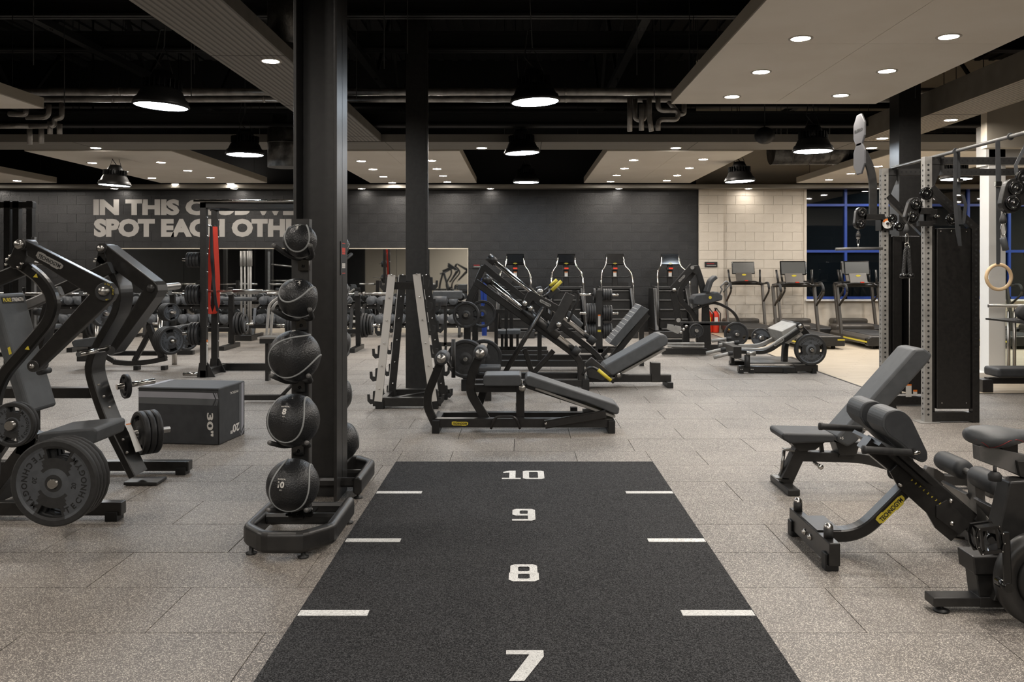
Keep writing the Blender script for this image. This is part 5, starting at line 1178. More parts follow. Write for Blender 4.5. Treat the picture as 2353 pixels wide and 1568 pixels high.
G = 'plates stored on the leg press'
for (x, y, r, lab, n_) in ((1071,724,.155,'upper',3),(1070,825,.225,'lower',3)):
    c = W(x, y, 10.0); t.part('storage_horn', M().cyl(c+V((0,-.07,0)), c+V((0,.5,0)), .024, 14), 'chrome')
    stack(c, (0,-1,0), r, .045, n_, 'black plate on the %s rear horn of the leg press, %%s' % lab, G, '10' if r < .2 else '15', pi/2+.1)
c = W(1108,722,10.6)
stack(c, (0,-1,0), .17, .04, 2, 'plate on the inner upper horn of the leg press, %s', G); c = W(1112,822,10.6); stack(c, (0,-1,0), .225, .04, 2, 'plate on the inner lower horn of the leg press, %s', G)
# ---------------------------------------------------------------- second inclined machine behind
Y = 12.6
t = T('hack_squat_machine', 'black hack squat with yellow grips and gridded foot plate, behind the leg press', 'exercise machine', (.8,13,0))
L2 = [(1110,612),(1368,812),(1384,832),(1392,850)]
beam('inclined_beam', L2, Y+.05, .09, .085); beam('inclined_beam', L2, Y+.8, .09, .085); beam('rear_post', [(1112,612),(1094,650),(1092,700),(1092,848)], Y+.05, .082, .085)
for Yd in (Y, Y+.85):
    a, b = W(1126,594,Yd), W(1364,786,Yd); t.part('guide_rod', M().cyl(a, b, .04, 16), 'chrome'); t.part('rod_clamp', M().cyl(a-(b-a)*.02, a+(b-a)*.05, .062, 16), 'satin_black'); t.part('rod_clamp', M().cyl(b-(b-a)*.05, b+(b-a)*.01, .062, 16), 'rubber')
t.part('back_pad', M().sweep(PW([(1290,706),(1335,748)], Y+.4), .4, .09), 'upholstery', bev=.02); t.part('shoulder_pad', M().sweep(PW([(1258,684),(1283,662)], Y+.15), .12, .1), 'upholstery_dark', bev=.025, seg=3); t.part('shoulder_pad', M().sweep(PW([(1232,668),(1246,664)], Y+.6), .14, .1), 'upholstery_dark', bev=.025, seg=3)
t.part('sled', M().sweep(PW([(1215,664),(1255,690),(1300,735)], Y+.4), .7, .05), 'black_steel')
for a_, b_, dy in (((1268,668),(1290,646),0),((1264,658),(1280,643),.5)):
    t.part('yellow_grip', M().cyl(W(*a_, Y+dy), W(*b_, Y+dy), .026, 12), 'yellow'); t.part('lever', M().cyl(W(a_[0]-28,a_[1]+22,Y+dy), W(*a_, Y+dy), .018, 10), 'black_steel')
t.part('sled_peg', M().ball(W(1241,671,Y-.1), .045, 16), 'brushed_steel')
t.part('foot_plate', M().pprism([(1474,703),(1492,712),(1416,797),(1400,790)], Y+.1, Y+.75, Yr=Y+.1), 'upholstery', bev=.006)
a, b = V(W(1474,702,Y+.1)), V(W(1399,790,Y+.1)); gl = M(); nrm = V((-(b-a).z, 0, (b-a).x)).normalized(); nrm = nrm if nrm.z > 0 else -nrm
for i in range(11): p = a.lerp(b, i/10)+nrm*.002; gl.add([p+V((0,.0,0)), p+V((0,.66,0)), p+V((0,.66,0))+(b-a).normalized()*.008, p+(b-a).normalized()*.008], [(0,1,2,3)])
for j in range(5): d_ = .02+.15*j; gl.add([a+nrm*.0025+V((0,d_,0)), b+nrm*.0025+V((0,d_,0)), b+nrm*.0025+V((0,d_+.008,0)), a+nrm*.0025+V((0,d_+.008,0))], [(0,1,2,3)])
o = t.part('grid_line', gl, 'pale_paint'); o['kind'] = 'stuff'

beam('plate_support', [(1488,722),(1400,830),(1392,848)], Y+.4, .1, .09); beam('plate_support', [(1400,800),(1368,836)], Y+.3, .06, .06)
t.part('rear_post', M().box((WX(1470,Y+.5),Y+.5,0),(WX(1480,Y+.5),Y+.6,WZ(730,Y+.5))), 'black_steel')
t.part('base_beam', M().box((WX(1092,Y),Y,.05),(WX(1410,Y),Y+.1,.14)).box((WX(1092,Y),Y+.8,.05),(WX(1410,Y),Y+.9,.14)), 'black_steel', bev=.004)
t.part('end_foot', M().box((WX(1090,Y),Y-.02,0),(WX(1106,Y),Y+.92,.14)).box((WX(1396,Y),Y-.02,0),(WX(1410,Y),Y+.92,.14)), 'deep_black')
t.part('upright_stay', M().box((WX(1235,Y),Y+.02,.1),(WX(1245,Y),Y+.1,WZ(730,Y))), 'black_steel')

# ---------------------------------------------------------------- plate tree
Y = 15.4; xc = WX(1376.5, Y)
t = T('plate_tree', 'black upright plate tree with plates on pegs behind the leg press sled', 'plate tree', (xc,Y,0))
t.part('column', M().box((xc-.06,Y-.05,.06),(xc+.06,Y+.05,WZ(667,Y))), 'satin_black', bev=.004); t.part('base', M().box((xc-.35,Y-.3,0),(xc+.35,Y-.2,.07)).box((xc-.35,Y+.2,0),(xc+.35,Y+.3,.07)).box((xc-.05,Y-.3,0),(xc+.05,Y+.3,.07)), 'black_steel', bev=.004)
t.part('label_sticker', M().box((xc-.022,Y-.052,WZ(750,Y)),(xc+.022,Y-.0505,WZ(724,Y))).box((xc-.022,Y-.053,WZ(726,Y)),(xc+.022,Y-.0505,WZ(723,Y)),1), ['print','orange'])
t.part('sticker', M().box((xc-.03,Y-.052,WZ(763,Y)),(xc+.03,Y-.0505,WZ(758,Y))), 'yellow')
for s_, y, r, n_, wd in ((-1,677,.11,1,'left top'),(1,678,.11,4,'right top'),(-1,720,.18,4,'left middle'),(1,720,.145,4,'right middle'),(-1,763,.155,4,'left bottom'),(1,761,.14,4,'right bottom')):
    z = WZ(y, Y); t.part('peg', M().cyl((xc+s_*.05,Y,z),(xc+s_*.33,Y,z),.022,12).ball((xc+s_*.33,Y,z),.025,10), 'chrome')
    for i in range(n_): plate((xc+s_*(.085+.042*i),Y,z), (s_,0,0), r, .038, 'black plate on the %s peg of the plate tree, %s from the column' % (wd, ORD[i]), 'plates on the plate tree')

# ---------------------------------------------------------------- rack with blue band and bench, behind the leg press
Y = 14.6
t = T('half_rack', 'black half rack with a blue band and low grey bench, behind the leg press beams', 'squat rack', (WX(1140,Y),Y,0))
for x in (1093,1140): t.part('upright', M().box((WX(x-4,Y),Y,0),(WX(x+4,Y),Y+.08,WZ(650 if x == 1093 else 712,Y))), 'black_steel', bev=.003)
for x in (1163,1175): t.part('upright', M().box((WX(x-4,Y+.6),Y+.6,0),(WX(x+4,Y+.6),Y+.68,WZ(705,Y+.6))), 'black_steel', bev=.003)
t.part('top_bar', M().box((WX(1089,Y),Y-.12,WZ(652,Y)),(WX(1150,Y),Y,WZ(646,Y))), 'black_steel', bev=.003)
t.part('base_beam', M().box((WX(1090,Y),Y-.02,.0),(WX(1260,Y),Y+.1,.09)).box((WX(1090,Y),Y+.7,.0),(WX(1260,Y),Y+.8,.09)), 'black_steel', bev=.003)
t.part('spotter_arm', M().box((WX(1120,Y),Y-.05,WZ(720,Y)),(WX(1158,Y),Y+.02,WZ(711,Y))).pprism([(1120,727),(1130,718),(1134,718),(1134,726),(1124,734)], Y-.04, Y+.02), 'black_steel')
t.part('bench_pad', M().box((WX(1140,Y),Y+.1,WZ(770,Y)),(WX(1162,Y),Y+.5,WZ(761,Y))).box((WX(1164,Y),Y+.1,WZ(770,Y)),(WX(1196,Y),Y+.5,WZ(760,Y))), 'upholstery', bev=.01)
t.part('bench_leg', M().box((WX(1150,Y),Y+.2,0),(WX(1156,Y),Y+.4,WZ(770,Y))).box((WX(1186,Y),Y+.2,0),(WX(1192,Y),Y+.4,WZ(770,Y))), 'black_steel')
t.part('label_sticker', M().box((WX(1120,Y),Y-.03,WZ(757,Y)),(WX(1124,Y),Y-.02,WZ(738,Y))).box((WX(1120,Y),Y-.032,WZ(740,Y)),(WX(1124,Y),Y-.02,WZ(736,Y)),1), ['print','orange'])
t.part('warning_sticker', M().pprism([(1134,724),(1138,724),(1136,719)], Y-.012, Y-.008), 'yellow')
t = T('resistance_band', 'long blue resistance band hanging from the half rack', 'resistance band', (WX(1112,Y),Y-.1,1.0))
t.part('loop', M().sweep([W(1108,640,Y-.1), W(1111,700,Y-.1), W(1113,772,Y-.1)], .08, .006, (1,0,0)).sweep([W(1114,640,Y-.14), W(1116,700,Y-.14), W(1115,772,Y-.14)], .05, .006, (1,0,0)), 'blue')

# ---------------------------------------------------------------- deadlift machine, right middle
Y = 12.25
t = T('deadlift_machine', 'low black deadlift lever machine with pale arms and a big 20 kg plate', 'exercise machine', (3.8,12.6,0))
beam('base_beam', [(1696,847),(1830,850)], Y, .09, .09); t.part('base_beam', M().box((WX(1826,Y),Y-.05,.03),(WX(1877,Y),Y+.07,.12)), 'black_steel', bev=.004)
beam('base_beam', [(1676,836),(1720,836)], Y+1.0, .09, .09); t.part('cross_beam', M().box((WX(1860,Y),Y,.03),(WX(1876,Y),Y+1.1,.12)), 'black_steel', bev=.004)
ff = M()
for x, Yf in ((1704,Y-.06),(1728,Y-.06),(1805,Y-.06),(1872,Y-.07),(1685,Y+.94)): ff.box((WX(x-5,Yf),Yf,0),(WX(x+5,Yf),Yf+.1,.07))
t.part('rubber_foot', ff, 'deep_black', bev=.003)
bb = M()
for x in (1702,1706,1726,1730): bb.lathe([(.0001,-.008),(.007,-.007),(.009,0)], W(x, 849.5, Y-.062), (0,1,0), 8)
t.part('bolt', bb, 'bolt')
t.part('platform', M().box((WX(1722,Y+.1),Y+.1,.12),(WX(1845,Y+.1),Y+.95,.14)), 'grey_metal', bev=.003)
beam('lever_arm', [(1699,805),(1752,806),(1770,800),(1836,754)], Y, .05, .07, 'light_metal'); beam('lever_arm', [(1699,808),(1752,810),(1771,804),(1836,759)], Y-.03, .04, .06, 'black_steel')
beam('lever_arm', [(1697,796),(1742,795),(1758,789),(1838,748)], Y+.75, .06, .06, 'light_metal'); t.part('lever_hub', M().pprism([(1795,762),(1830,744),(1846,748),(1846,760),(1812,792),(1803,782)], Y+.0, Y+.7), 'light_metal', bev=.01)
badge(t, W(1790,787,Y-.056), (.83,0,.56), (-.56,0,.83), .17, 'light_metal')
t.part('pivot_cap', M().cyl(W(1839,750,Y-.04), V(W(1839,750,Y-.04))+V((0,.8,0)), .05, 18), 'satin_black'); t.part('pivot_cap', M().lathe([(.0001,-.02),(.03,-.018),(.034,0)], W(1839,750,Y-.04), (0,1,0), 16), 'brushed_steel')
beam('frame_post', [(1838,752),(1855,770),(1858,838)], Y+.2, .08, .09); beam('frame_post', [(1802,835),(1804,790),(1822,768)], Y+.25, .12, .07)
for x0, y0, x1, y1, dy in ((1635,784,1678,778,.9),(1652,793,1696,787,.6),(1623,812,1665,803,.1),(1640,822,1682,812,-.15)):
    t.part('steel_grip', M().cyl(W(x0,y0,Y+dy), W(x1-8,y1+1,Y+dy), .026, 14), 'light_metal'); t.part('grip_sleeve', M().cyl(W(x1-9,y1+1,Y+dy), W(x1+2,y1,Y+dy), .03, 14), 'rubber')
t.part('handle_block', M().box((WX(1682,Y),Y-.1,WZ(822,Y)),(WX(1700,Y),Y+.9,WZ(796,Y))).box((WX(1692,Y),Y+.3,.1),(WX(1700,Y),Y+.4,WZ(800,Y))), 'black_steel', bev=.004)
t.part('steel_peg', M().cyl(W(1715,812,Y-.1), W(1736,813,Y-.1), .03, 14), 'brushed_steel'); t.part('peg_post', M().cyl(W(1717,816,Y-.08), W(1717,845,Y-.08), .04, 14), 'rubber')
c = W(1863,804,Y-.05); t.part('plate_horn', M().cyl(V(c)+V((0,-.08,0)), V(c)+V((0,.2,0)), .024, 14), 'chrome')
stack(V(c), (0,-1,0), .223, .045, 2, 'big 20 kg black plate on the deadlift machine, %s', 'plates on the deadlift machine', '20', pi/2+.05, True)
c = W(1748,776,13.6); t.part('plate_horn', M().cyl(V(c)+V((0,-.1,0)), V(c)+V((0,.4,0)), .03, 12), 'bolt')
plate(c, (-.2,-1,0), .15, .05, 'smaller grey-rimmed plate behind the pale lever arms', 'plates on the deadlift machine', None, 1.2, True, 48); plate(W(1692,768,14.1), (-.15,-1,0), .2, .05, 'dark plate behind the pale steel grips', 'plates on the deadlift machine', None, 1.2)
t.part('plate_horn', M().cyl(V(W(1692,768,14.1))+V((0,-.1,0)), V(W(1692,768,14.1))+V((0,.2,0)), .026, 12), 'bolt'); t.part('plate_post', M().box((WX(1688,14.2),14.15,0),(WX(1696,14.2),14.25,WZ(764,14.2))), 'black_steel')
# low blurred row machine in front of the stair climbers
Y = 14.6
t = T('row_machine', 'low black seated row frame with hooked pale plate, before the fourth stair climber', 'exercise machine', (2.9,Y,0))
t.part('base_beam', M().box((WX(1522,Y),Y,.02),(WX(1625,Y),Y+.1,.13)).box((WX(1530,Y),Y+1.0,.1),(WX(1610,Y),Y+1.1,.2)), 'black_steel', bev=.004)
t.part('top_beam', M().box((WX(1570,Y),Y+.2,WZ(750,Y)),(WX(1700,Y),Y+.32,WZ(742,Y))), 'satin_black', bev=.004); t.part('main_post', M().box((WX(1612,Y),Y+.2,.05),(WX(1638,Y),Y+.3,WZ(745,Y))).box((WX(1690,Y),Y+.2,.05),(WX(1700,Y),Y+.3,WZ(745,Y))).box((WX(1575,Y),Y+.2,.05),(WX(1590,Y),Y+.3,WZ(745,Y))), 'black_steel', bev=.004)
t.part('hook_plate', M().pprism([(1534,745),(1548,747),(1549,751),(1552,748),(1565,751),(1566,761),(1558,768),(1532,757)], Y-.02, Y), 'light_metal', bev=.002)
for x, y in ((1577,750),(1571,757),(1565,764)): t.part('bolt', M().lathe([(.0001,-.02),(.022,-.018),(.024,0)], W(x, y, Y-.03), (0,1,0), 12), 'bolt')
for i in range(2): t.part('steel_roller', M().tube([W(1534,790+i*6,Y-.05), W(1618,790+i*7,Y-.05)], .02, 10), 'light_metal')
c = W(1600,760,Y-.1); t.part('plate_horn', M().cyl(V(c)+V((0,-.05,0)), V(c)+V((0,.4,0)), .03, 12), 'bolt')
plate(c, (0,-1,0), .12, .05, 'small dark plate on the row machine post', 'plates on the row machine')

# ---------------------------------------------------------------- pulldown lever machine by the white wall
Y = 15.6
t = T('lever_pulldown_machine', 'tall black lever machine with jointed arms, standing before the white block wall edge', 'exercise machine', (3.2,Y,0))
beam('upper_lever', [(1592,612),(1544,667)], Y, .06, .13); beam('lower_lever', [(1546,668),(1560,738)], Y+.05, .06, .12); beam('curved_post', [(1594,625),(1562,665),(1562,690),(1600,728),(1606,800)], Y+.2, .09, .09, f=.3); beam('rear_post', [(1600,614),(1612,650),(1622,700),(1628,815)], Y+.4, .09, .11, f=.3)
t.part('bracket', M().pprism([(1592,612),(1606,610),(1610,622),(1602,632),(1590,624)], Y-.02, Y+.4), 'black_steel', bev=.004)
badge(t, W(1567,640,Y-.035), (.66,0,.75), (-.75,0,.66), .16, 'light_metal')
t.part('pivot_cap', M().cyl(W(1591,615,Y-.04), W(1591,615,Y), .035, 14).lathe([(.0001,-.1),(.03,-.09),(.032,0)], W(1548,666,Y-.02), (0,1,0), 14).cyl(W(1559,736,Y), W(1559,736,Y+.1), .04, 14), 'brushed_steel')
t.part('backrest', M().sweep(fillet(PW([(1623,672),(1632,645),(1644,636)], Y+.1), .05), .28, .07), 'upholstery_dark', bev=.02, seg=3)
t.part('seat', M().pprism([(1592,688),(1600,678),(1650,671),(1661,680),(1660,690),(1612,702),(1594,700)], Y, Y+.4), 'upholstery_dark', bev=.02, seg=3)
t.part('sticker', M().lathe([(.0001,-.002),(.028,0)], W(1632,684,Y-.004), (0,1,0), 14), 'yellow')
beam('side_arm', [(1592,712),(1640,692),(1680,712),(1696,732),(1698,760)], Y+.1, .06, .05, f=.25)
t.part('hand_loop', M().tube(fillet(PW([(1652,680),(1660,664),(1655,660),(1668,646),(1675,650),(1675,656),(1662,672)], Y+.1), .05, 3), .014, 8), 'grey_metal')
t.part('seat_post', M().sweep([W(1620,700,Y+.2), W(1618,815,Y+.2)], .1, .1), 'black_steel'); t.part('base_beam', M().box((WX(1545,Y),Y,.0),(WX(1700,Y),Y+.1,.1)).box((WX(1600,Y),Y-.3,.0),(WX(1612,Y),Y+.7,.1)), 'black_steel', bev=.004)
# ---------------------------------------------------------------- stair climbers along the black wall
st = T('stair_climber', 'x', 'stair climber', (0,0,0), 'stair climbers along the black wall')
st.part('base', M().box((-.42,-.35,0),(.42,.75,.16)), 'satin_black', bev=.02)
for s_ in (-1, 1):
    st.part('side_shroud', M().add([(s_*.36,-.35,.16),(s_*.44,-.35,.16),(s_*.44,.75,.16),(s_*.36,.75,.16),(s_*.30,.2,1.06),(s_*.40,.2,1.06),(s_*.42,.75,1.06),(s_*.33,.75,1.06)], [(0,3,2,1),(4,5,6,7),(0,1,5,4),(1,2,6,5),(2,3,7,6),(3,0,4,7)] if s_ > 0 else [(0,1,2,3),(7,6,5,4),(4,5,1,0),(5,6,2,1),(6,7,3,2),(7,4,0,3)]), 'satin_black', bev=.02)
    rl = M().tube(fillet([(s_*.18,.36,1.76),(s_*.21,.3,1.55),(s_*.31,.12,1.43),(s_*.34,.0,1.30),(s_*.345,-.12,1.14)], .08), .018, 10); st.part('handrail', rl, 'chrome')
    st.part('handrail_post', M().tube([(s_*.345,-.12,1.14),(s_*.35,-.2,.6),(s_*.37,-.28,.2)], .022, 10), 'black_steel')
for i in range(5):
    y, z = -.30+i*.13, .18+i*.2; stp = M().box((-.30,y,z),(.30,y+.2,z+.03)); o = st.part('step', stp, 'satin_black', bev=.004); st.part('step_edge', M().box((-.28,y-.006,z+.012),(.28,y,z+.03)), 'grey_metal', parent=o)
    st.part('riser', M().box((-.30,y+.16,z+.03),(.30,y+.18,z+.2)), 'black_steel', parent=o)
st.part('top_cover', M().box((-.36,.30,1.02),(.36,.75,1.10)), 'satin_black', bev=.02)
st.part('neck', M().box((-.06,.36,1.05),(.06,.46,1.58)), 'black_steel', bev=.01)
st.part('label_sticker', M().box((-.035,.352,1.30),(.035,.358,1.42)).box((-.035,.350,1.40),(.035,.358,1.42),1), ['print','orange'])
st.part('sensor_bar', M().box((-.09,.26,1.46),(.09,.36,1.51)).box((-.045,.255,1.475),(.045,.262,1.51),1).tube([(-.30,.10,1.32),(-.25,.3,1.30),(.25,.3,1.30),(.30,.10,1.32)],.014,8), ['satin_black','red'])
cs = st.part('console', M().cbox((0,.36,1.69), (.40,.05,.25), rot=Matrix.Rotation(radians(-12),3,'X')), 'gloss_black', bev=.012)
st.part('screen', M().cbox((0,.332,1.705), (.34,.004,.17), rot=Matrix.Rotation(radians(-12),3,'X')), 'screen', parent=cs)
ov = M().lathe([(.0001,0),(.05,0)], (0,.315,1.592), (0,-1,0), 16, sm=False); ov.v = [(x, y, 1.592+(z-1.592)*.4) for x, y, z in ov.v]; st.part('yellow_oval', ov, 'yellow', parent=cs)
for i, (x, lab) in enumerate(((1184,'first black stair climber from the mirror side'),(1301,'second black stair climber from the mirror side'),(1413,'third black stair climber from the mirror side, behind the plate tree'),(1540,'fourth black stair climber, beside the white wall'))):
    o = st.o if i == 0 else dup(st.o, (0,0,0)); o['label'] = lab; o.location = (WX(x, 18.9), 18.55, 0)
# ---------------------------------------------------------------- treadmills
tm = T('treadmill', 'x', 'treadmill', (0,0,0), 'treadmills by the window')
tm.part('deck', M().prism([(-.44,.08),(.44,.08),(.44,.19),(.38,.24),(-.38,.24),(-.44,.19)], 0.06, 1.95), 'tread_frame', bev=.015)
tm.part('rear_cover', M().prism([(-.44,.06),(.44,.06),(.44,.2),(.36,.235),(-.36,.235),(-.44,.2)], 0, .16), 'satin_black', bev=.015)
tm.part('belt', M().box((-.29,.17,.2405),(.29,1.75,.246)), 'rubber', bev=.001)
tm.part('motor_cover', M().box((-.40,1.72,.2),(.40,2.05,.34)), 'tread_frame', bev=.05, seg=3)
tm.part('yellow_stripe', M().box((.30,-.004,.165),(.43,.04,.19)).box((.441,.04,.12),(.446,1.2,.15)).box((-.446,.04,.12),(-.441,1.2,.15)), 'yellow')
tm.part('foot_wheel', M().cyl((-.3,.15,.035),(-.24,.15,.035),.035,12).cyl((.24,.15,.035),(.3,.15,.035),.035,12).cyl((-.3,1.8,.035),(-.24,1.8,.035),.035,12).cyl((.24,1.8,.035),(.3,1.8,.035),.035,12), 'deep_black')
for s_ in (-1, 1):
    tm.part('upright', M().sweep([(s_*.42,1.35,.16),(s_*.42,1.62,1.14)], .05, .09, (1,0,0)), 'tread_frame', bev=.008)
    tm.part('side_handrail', M().tube(fillet([(s_*.42,1.62,1.14),(s_*.42,1.12,1.17),(s_*.42,1.05,1.0),(s_*.42,1.50,.74)], .09, 5), .022, 10), 'tread_frame')
    tm.part('grip', M().tube(fillet([(s_*.42,1.3,1.165),(s_*.42,1.12,1.17),(s_*.42,1.06,1.04)], .08, 5), .026, 10), 'rubber')
    tm.part('vertical_grip', M().tube([(s_*.34,1.5,1.18),(s_*.36,1.58,1.46)], .022, 10), 'black_steel')
tm.part('console_bridge', M().tube(fillet([(-.42,1.62,1.14),(-.34,1.64,1.15),(.34,1.64,1.15),(.42,1.62,1.14)], .05), .04, 10), 'black_steel')
tm.part('control_panel', M().cbox((0,1.58,1.28), (.36,.04,.24), rot=Matrix.Rotation(radians(-25),3,'X')), 'tread_frame', bev=.01)
cs = tm.part('screen_housing', M().cbox((0,1.66,1.50), (.52,.035,.29), rot=Matrix.Rotation(radians(-10),3,'X')), 'gloss_black', bev=.012)
tm.part('screen', M().cbox((0,1.640,1.50), (.48,.004,.25), rot=Matrix.Rotation(radians(-10),3,'X')), 'screen_light', parent=cs)
ov = M().lathe([(.0001,0),(.05,0)], (0,1.578,1.345), (0,-1,0), 16, sm=False); ov.v = [(x, y, 1.345+(z-1.345)*.4) for x, y, z in ov.v]; tm.part('yellow_oval', ov, 'yellow')
tm.part('grab_bar', M().tube(fillet([(-.36,1.6,1.14),(-.2,1.38,1.2),(.2,1.38,1.2),(.36,1.6,1.14)], .08), .016, 10), 'black_steel'); tm.part('stop_key', M().cbox((0,1.375,1.215), (.07,.03,.02)), 'red')
for i, (x, y, lab) in enumerate(((5.52,15.75,'front-row treadmill nearest the white wall, screen against the wall'),(6.82,15.75,'front-row treadmill beside the first rig upright'),(8.12,15.75,'front-row treadmill mostly behind the cable towers'),(9.42,15.75,'front-row treadmill behind the white column'),(10.72,15.75,'front-row treadmill behind the glass screen'),
    (5.06,17.88,'back-row treadmill standing alone against the white block wall'),(6.25,17.88,'back-row treadmill at the start of the windows'),(7.55,17.88,'back-row treadmill in front of the second window mullion'),(8.85,17.88,'back-row treadmill hidden behind the cable towers'),(10.15,17.88,'back-row treadmill behind the wooden ring'))):
    o = tm.o if i == 0 else dup(tm.o, (0,0,0)); o['label'] = lab; o.location = (x, y, 0)
# ---------------------------------------------------------------- fire extinguishers
for i, (x, lab) in enumerate(((1628,'red fire extinguisher with yellow label, nearer the corner'),(1644,'red fire extinguisher with black hose on the white wall'))):
    X = WX(x, 19.8); t = T('fire_extinguisher', lab, 'fire extinguisher', (X,19.8,.2), 'fire extinguishers by the white wall')
    t.part('cylinder', M().lathe([(.0001,0),(.075,.005),(.085,.03),(.085,.40),(.06,.47),(.025,.5),(.0001,.51)], (X,19.8,.0), (0,0,1), 20), 'red'); t.part('valve', M().cyl((X,19.8,.5),(X,19.8,.56),.02,10).box((X-.02,19.7,.55),(X+.02,19.84,.575)), 'ink')
    t.part('hose', M().tube([(X+.02,19.75,.55),(X+.1,19.72,.45),(X+.09,19.72,.2)], .012, 8), 'ink'); t.part('label', M().box((X-.04,19.712,.2),(X+.04,19.718,.36)), 'yellow' if i == 0 else 'print')
# round padded body at the right: vertical grey leg press shell behind the white column
t = T('recumbent_machine', 'black machine shell half hidden behind the white column', 'exercise machine', (5.6,12.6,0))
t.part('shell', M().prism([(5.42,0),(5.95,0),(5.9,.5),(5.72,.95),(5.55,1.1),(5.5,.8)], 12.4, 13.0), 'satin_black', bev=.04, seg=3); t.part('seat', M().box((5.9,12.45,.45),(6.5,12.95,.53)), 'upholstery', bev=.03)
t = T('bench', 'flat bench with black pad and square steel end post, behind the second tower', 'bench', (6.2,10.3,0))
xa = WX(2253,10.4)
t.part('end_post', M().box((xa,10.35,0),(xa+.13,10.55,WZ(872,10.4))), 'satin_black', bev=.004); t.part('beam', M().box((xa+.1,10.40,.1),(7.2,10.5,.17)).box((7.0,10.35,0),(7.1,10.55,.2)), 'black_steel'); t.part('pad', M().box((WX(2290,10.3),10.25,.19),(7.3,10.60,.30)), 'upholstery_dark', bev=.03, seg=3)
t = T('hand_weight', 'black round-ended dumbbell with white print at the picture edge', 'dumbbell', W(2345,712,7.0))
t.part('head', M().lathe([(.0001,0),(.055,.002),(.062,.012),(.062,.09),(.05,.1),(.0001,.1)], W(2350,718,7.0), (-.3,-1,0), 24), 'rubber'); t.part('handle', M().cyl(W(2350,718,7.0), V(W(2350,718,7.0))+V((.06,.2,0)), .016, 12), 'chrome')
# its rack peg
rk = T('storage_peg', 'steel storage peg of the rig holding the round-ended dumbbell', 'storage peg', (4.25,7.1,1.0)); rk.part('shelf', M().box((3.96,6.27,WZ(740,7.0)),(4.3,7.3,WZ(736,7.0))), 'black_steel')

# ---------------------------------------------------------------- dumbbell racks and dumbbells along the mirror
db = bpy.data.meshes.new; me_db = {}
def dumbbell_mesh(r):
    if r not in me_db:
        mm = M()
        for s_ in (-1, 1): mm.lathe([(.0001,0),(r*.35,.001),(r*.4,.006),(r*.85,.006),(r,.02),(r,.1),(r*.8,.115),(.018,.116)], (0,s_*.19,0), (0,-s_,0), 22)
        mm.cyl((0,-.09,0),(0,.09,0),.016,10,1); me_db[r] = mesh('dumbbell', mm, ['plate_grey','chrome'])
    return me_db[r]
RX = [(-10.55,-8.35),(-8.2,-6.0),(-5.85,-3.65),(-3.5,-1.3)]
for i, (a, b) in enumerate(RX):
    t = T('dumbbell_rack', 'black two-tier dumbbell rack under the mirror, %s from the slogan end' % ORD[i], 'dumbbell rack', ((a+b)/2,18.7,0), 'dumbbell racks')
    for z, y in ((.20,18.55),(.60,18.75)):
        t.part('shelf', M().box((a,y-.03,z),(b,y+.03,z+.05)).box((a,y+.20,z+.03),(b,y+.26,z+.08)), 'black_steel')
        for j in range(8): t.part('saddle_bolt', M().ball((a+.12+j*(b-a-.24)/7, y-.035, z+.025), .018, 8), 'bolt')
    for x in (a+.05, b-.05): t.part('side_frame', M().sweep([(x,18.45,.03),(x,18.62,.6),(x,18.95,.68)], .06, .07, (1,0,0)).box((x-.03,18.4,0),(x+.03,19.1,.06)), 'black_steel')
    for tier, z, y, wd in ((0,.285,18.62,'lower'),(1,.685,18.82,'upper')):
        for j in range(9):
            r = .107-.010*tier-.002*(j % 3); o = link('dumbbell', dumbbell_mesh(round(r, 3))); o.location = (a+.2+j*.225, y, z+r+.003)
            tag(o, 'round grey rubber dumbbell on the %s tier of the %s dumbbell rack, %s along' % (wd, ORD[i], ORD[j]), 'dumbbell', 'dumbbells under the mirror')

